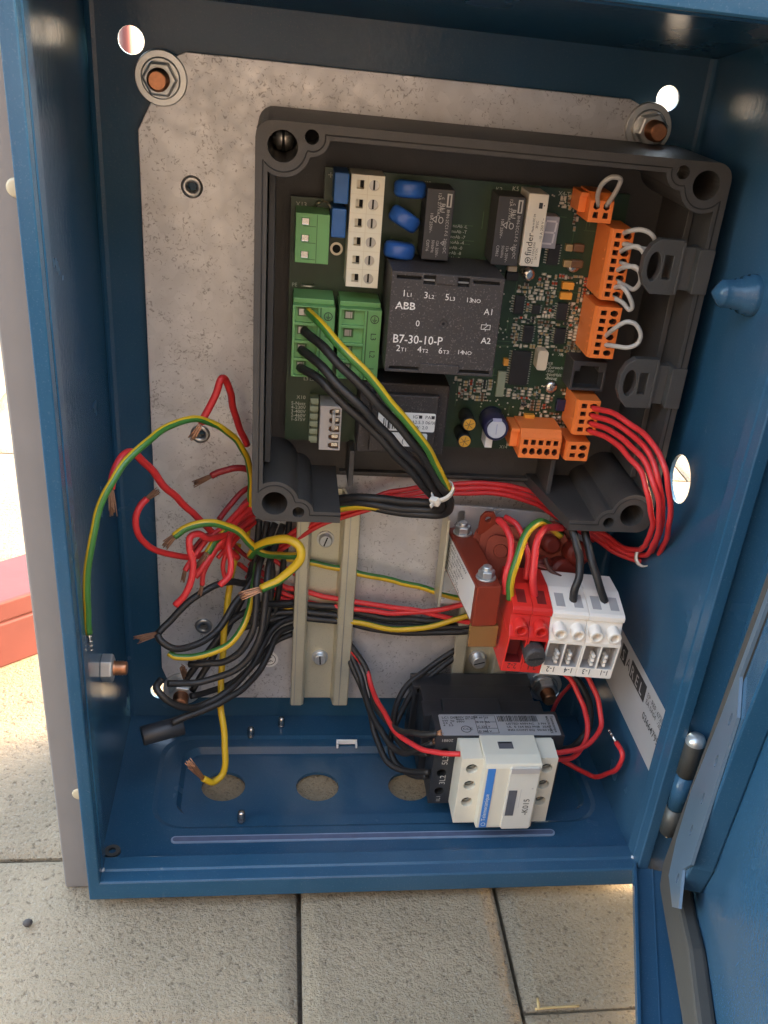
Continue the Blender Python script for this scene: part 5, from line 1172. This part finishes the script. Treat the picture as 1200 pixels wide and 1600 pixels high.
wire('outer red wire curving round the right side of the contactor', [(229, -40, 65.3),(234.2, -48, 60),(237.3, -56, 53.2),(237.2, -64, 45.4),(231.5, -72, 42.6),(220.7, -80, 43.8),(207.9, -86, 47)], 1.45, 'wire_red', group=GV)
wire('inner red wire curving round the right side of the contactor', [(218, -36, 62.3),(224.6, -44, 59.3),(229.2, -52, 52.1),(231, -62, 45.8),(228.6, -70, 40.2),(220.6, -78, 38.1),(208.5, -86, 43.1)], 1.45, 'wire_red', group=GV)
wire('black wire looping beside the right side of the contactor', [(226.1, -30, 55.7),(232.2, -38, 52.6),(235.3, -48, 47),(233.5, -58, 38.5),(226.1, -64, 33.2),(217.6, -70, 35.4)], 1.9)
wire('thin dull red wire behind the right corner of the contactor', [(233.7, -22, 39.9),(228.3, -26, 36.5),(224.5, -30, 32.3),(221.9, -34, 29.9)], 1.2, 'wire_red_dull')
wire('loose red wire with a tinned tip curling on the floor right of the contactor', [(222.7, -60, 20.2),(230.6, -63, 17.1),(240, -62.6, 11.5),(243, -73.2, 22.6),(244, -81.3, 35.4),(244, -81, 42.1),(243, -73.8, 43.3)], 1.4, 'wire_red', end=[(243, -73.8, 43.3),(241, -66, 45)], ferrule=True)

# ================================================================ loose bundle on the left
wire('long yellow-green wire arching from the housing to the left rim', [(62.1, -12, 119),(63.6, -16, 137.3),(63.6, -22, 154.7),(60.5, -32, 171.8),(53.4, -44, 186),(44.1, -56, 194.1),(33.4, -68, 195.3),(24.1, -82, 192.3),(16.8, -92, 185.3),(11.9, -99, 175.6),(8.4, -104, 162.8),(6.6, -107, 148.7),(5.9, -107.5, 135),(5.9, -107.5, 125.8)], 1.55, name='striped_wire', stripe=True, phase=0.0, end=[(5.9, -107.5, 125.8),(6.1, -107.5, 122)], ferrule=True)
wire('red wire bent into a sharp peak above the bundle', [(61.8, -10, 165),(58, -16, 177.4),(55, -24, 194.1),(53.1, -28, 201.9),(51.7, -30, 202.5),(49.6, -32, 196.6),(46.3, -34, 190.2),(43.5, -36, 184.6)], 1.7, 'wire_red', end=[(43.5, -36, 184.6),(39.6, -38, 178.3)])
wire('red wire bending over at the left wall with its tip hanging down', [(58.3, -22, 112.6),(49.4, -28, 125.7),(39.1, -38, 144),(29, -52, 163.4),(22.7, -64, 179),(19.4, -70, 185.2),(16.8, -75, 185.4),(14.4, -80, 180.9),(13.5, -84, 175.8)], 1.7, 'wire_red', end=[(13.5, -84, 175.8),(14.2, -88, 166.7)], old=True)
wire('red wire curling up in a wide arc with its tip over the plate edge', [(52.6, -24, 121),(43.8, -32, 119.7),(35.9, -38, 121.5),(27.1, -44, 125.9),(21.1, -50, 133.4),(18, -54, 142.2),(17.8, -54, 149.4),(19.6, -52, 153.3),(22, -50, 155.7)], 1.55, 'wire_red', end=[(22, -50, 155.7),(26.4, -48, 159)], old=True)
wire('dull red wire lying on the plate with a curled bare tip', [(65.9, -10, 150.3),(61.6, -12, 153.9),(55.9, -14, 155.1),(50.3, -15, 153.7),(46, -16, 151.5)], 1.7, 'wire_red_dull', end=[(46, -16, 151.5),(38.6, -16, 147.3)], old=True)
wire('short yellow-green wire lying over the red ends with a dark bare tip', [(85.1, -24, 115.9),(77.3, -30, 119),(69.7, -36, 123.4),(64.9, -40, 130.4),(58.6, -43, 138.2),(50.5, -46, 142.9),(42.1, -49, 143.2),(36.3, -50, 141.1),(32.6, -51, 138.7)], 1.9, name='striped_wire', stripe=True, phase=0.0, end=[(32.6, -51, 138.7),(28.3, -52, 134.4)], old=True)
wire('yellow-green wire looping round with bright splayed copper strands', [(64.5, -34, 120.8),(68.3, -40, 129.5),(73.9, -45, 134.6),(80.9, -48, 136.8),(85.4, -50, 134.8),(86.1, -52, 130.2),(82.6, -53, 124.5),(76.3, -54, 119.6),(69.9, -55, 115.8)], 2.2, name='striped_wire', stripe=True, phase=PI, twist=0.045, end=[(69.9, -55, 115.8),(61.1, -57, 113.2)])
wire('stub of yellow-green wire pointing down among the red ends', [(54.5, -28, 132.5),(51.4, -33, 129.8),(48.2, -37, 127.2),(45.5, -39, 124.3)], 1.8, name='striped_wire', stripe=True, phase=0.0, end=[(45.5, -39, 124.3),(41, -40, 116.8)], old=True)
GF = 'cut red wire ends hanging in the left bundle'
fr_ = [([(63.9, -16, 134),(57.2, -24, 132.8),(52.5, -33, 129.8),(47.3, -40, 132.1),(42.2, -45, 136.8),(38.9, -48, 136),(38.7, -50, 132.1),(40.1, -52, 126.2),(39.6, -54, 118.4),(36.6, -56, 112.3),(32.7, -57, 107.6)], None, 'brightest cut red wire end hooking over and down to the left', 1.9),
       ([(65.1, -16, 130),(59.6, -26, 130.3),(55.4, -34, 130.4),(55.1, -40, 127.8),(56.2, -45, 122.8),(55.2, -48, 117.9),(51.4, -50, 114)], None, 'cut red wire end curling down to the right of the cluster', 1.8),
       ([(64.7, -14, 136.4),(56.4, -26, 132.2),(51.1, -34, 126.4),(45.7, -39, 120.7),(40.3, -43, 113.9)], None, 'straight cut red wire end slanting down in the middle of the cluster', 1.8),
       ([(64.4, -14, 140.3),(56.1, -24, 135.1),(48.2, -32, 130.1),(41.5, -38, 125),(37.8, -42, 120.5),(36, -44, 117.7)], [(36, -44, 117.7),(35.1, -45, 112.9)], 'red wire end with a dark bare tip at the left of the cluster', 1.6),
       ([(65.6, -14, 131.4),(58.3, -22, 128.5),(52.2, -28, 124.8),(46.8, -34, 118.9),(43.5, -37, 112.8),(42.9, -38, 107)], [(42.9, -38, 107),(42, -39, 102.1)], 'red wire end with a bare tip pointing straight down', 1.5),
       ([(65.4, -12, 146),(59.8, -16, 144.3),(54.7, -20, 139.6),(49.9, -26, 134.6)], None, 'dull red wire running down from behind the housing corner', 1.6),
       ([(66.1, -12, 142),(60.4, -18, 138.2),(56.6, -22, 132.8),(52.8, -28, 126.5)], None, 'second dull red wire coming from behind the housing corner', 1.6)]
for p, e, lb, r in fr_: wire(lb, p, r*.88, 'wire_red' if 'dull' not in lb else 'wire_red_dull', group=GF, end=e, old=True)
GN = 'thin red wires at the back of the left bundle'
for lb, p in (('thin red wire slanting down behind the black bundle', [(62.7, -10, 116.6),(72.5, -9, 107.2),(82.6, -8, 99),(88.4, -8, 93.6)]),('thin red wire crossing low behind the black bundle', [(57.9, -10, 103),(68.1, -9, 93.7),(79.2, -8, 86),(88.9, -8, 81.3)]),('thin red wire rising from the tangle to the housing corner', [(49.4, -30, 116.8),(55.5, -24, 122.8),(60.4, -16, 128.8),(65.5, -10, 134.4)]),('thin red wire curving through the middle of the tangle', [(52.8, -30, 105.6),(51.7, -30, 114.1),(55.6, -26, 121.5),(61.7, -18, 124.9),(66.2, -12, 127)]),('dark red wire hidden under the striped wires of the tangle', [(38.4, -34, 122.7),(44.5, -32, 129),(52.7, -26, 124.8),(61.8, -18, 111.8),(69.6, -12, 102.7)])):
    wire(lb, p, 1.2, 'wire_red_dull' if 'dark' in lb else 'wire_red', group=GN)
GO = 'dark wires behind the left bundle'
for lb, p in (('dark wire standing upright beside the long rail', [(81.9, -8, 126.6),(81, -9, 113.8),(78.9, -9, 95.8),(76.2, -10, 77.7),(73.3, -12, 63.6)]),('dark wire bending out below the housing corner', [(69.3, -8, 118.2),(72.5, -9, 110),(74.3, -10, 96.3),(73.1, -14, 80.2),(68.7, -20, 65),(61.1, -26, 53.6)]),('dark wire curling round low behind the bundle', [(85.6, -9, 61.8),(76.6, -12, 59),(68.8, -18, 52),(58, -26, 45),(45.9, -34, 43.7),(36.6, -40, 45.1)])):
    wire(lb, p, 1.7, group=GO)
GH = 'black wires of the left bundle'
bk = [([(67.7, -12, 128.1),(66.5, -16, 110.2),(63.2, -22, 100.1),(55.6, -28, 103.5),(46.6, -34, 103.3),(35.4, -40, 97.4),(27.7, -45, 90.3),(23.7, -48, 86.7)], 'black wire arching left across the plate to a bare brown tip', [(23.7, -48, 86.7),(14.5, -52, 85.7)]),
      ([(71.6, -12, 127.2),(67.8, -20, 109),(62.8, -28, 100.1),(56, -36, 92.9),(48.2, -44, 84.4),(39.9, -50, 81.6),(31.7, -54, 82.8),(25.7, -54, 86.5),(23.9, -52, 88.6)], 'black wire swinging under the first one near the brown tip', None),
      ([(85.7, -10, 81),(74.6, -14, 82.4),(66.3, -20, 84.5),(57.3, -26, 81.5),(49, -30, 71.4),(40.7, -34, 61.4),(34, -36, 52.1)], 'black wire dropping diagonally to the lower left corner nut', [(34, -36, 52.1),(32.4, -36, 59.7)]),
      ([(75.2, -14, 127.3),(70.2, -24, 118.2),(67.6, -34, 110.1),(67.6, -42, 97.6),(66, -46, 87.8),(61.2, -48, 78.7),(51.8, -48, 71.3),(43.6, -48, 70.1),(37, -46, 68.3)], 'black wire bending left below the striped curve', None),
      ([(78.8, -14, 126.8),(73.8, -26, 116),(71.8, -38, 102.2),(70.4, -44, 88.3),(65.3, -48, 75.1),(53.7, -50, 65.4),(42.6, -52, 62.4),(33.5, -54, 63),(28, -56, 64.5)], 'black wire passing in front of the corner nut', None),
      ([(85.9, -10, 72.2),(76.4, -16, 70.9),(70.9, -24, 65.8),(64.5, -36, 58.5),(53.5, -48, 53.5),(42.1, -56, 52),(34, -62, 56.2),(27, -64, 62.5),(23.6, -62, 66.7),(25.4, -58, 68.1)], 'black wire curling round at the lower left corner', None),
      ([(86.1, -10, 67.2),(78.4, -18, 67.7),(72.9, -28, 62.1),(65.9, -40, 55.2),(53.1, -52, 51.9),(38.9, -60, 49.8),(29.9, -64, 47.7)], 'black wire ending in the black sleeve on the floor', None),
      ([(72.3, -10, 121),(65.3, -14, 105.5),(60.7, -18, 89.7),(52.4, -24, 71.2),(45.9, -30, 60.1),(36.9, -36, 45.2)], 'straight black wire at the back of the bundle', None)]
for p, lb, e in bk: wire(lb, p, 1.8, group=GH, end=e, old=True, name='black_cable', cat='cable')
wire('yellow wire hanging down to the left cable opening with splayed copper', [(58.2, -18, 117.9),(54.8, -22, 99.2),(52.6, -28, 81.2),(51.3, -34, 63),(51.1, -42, 49.7),(52, -50, 40.4),(53.5, -56, 29.5),(54, -60, 21),(52.6, -63, 14.7),(48.8, -66, 13.4),(43.9, -68, 17.6)], 1.75, name='striped_wire', stripe=True, phase=-PI/2, end=[(43.9, -68, 17.6),(37.8, -70, 29.3)], twist=0.0)
wire('yellow-green wire sweeping across the black bundle', [(67.2, -20, 108.9),(65.3, -32, 98.4),(63.3, -42, 92.2),(57.7, -48, 84.4),(48.6, -52, 79.8),(39, -54, 77.9),(32.2, -54, 78.2),(28.7, -53, 79.6)], 1.75, name='striped_wire', stripe=True, phase=PI)
sl = thing('cable_sleeve', 'black tubular sleeve lying at the lower left corner of the cabinet', 'sleeve', (22,-60,18))
a, c = Vector((16.7, -66, 41.8)), Vector((34.7, -60, 43.4)); d = (c-a).normalized()
b = MB(); b.lathe(a, c-a, [(1.5,0),(1.5,2.8),(0,3.6),(0,4.3),(.5,4.6),((c-a).length-.5,4.6),((c-a).length,4.2),((c-a).length,0)],22); b.build('tube','gasket' if False else 'lc_dark',sl)

for o in bpy.data.objects:
    if 'org' in o: del o['org']
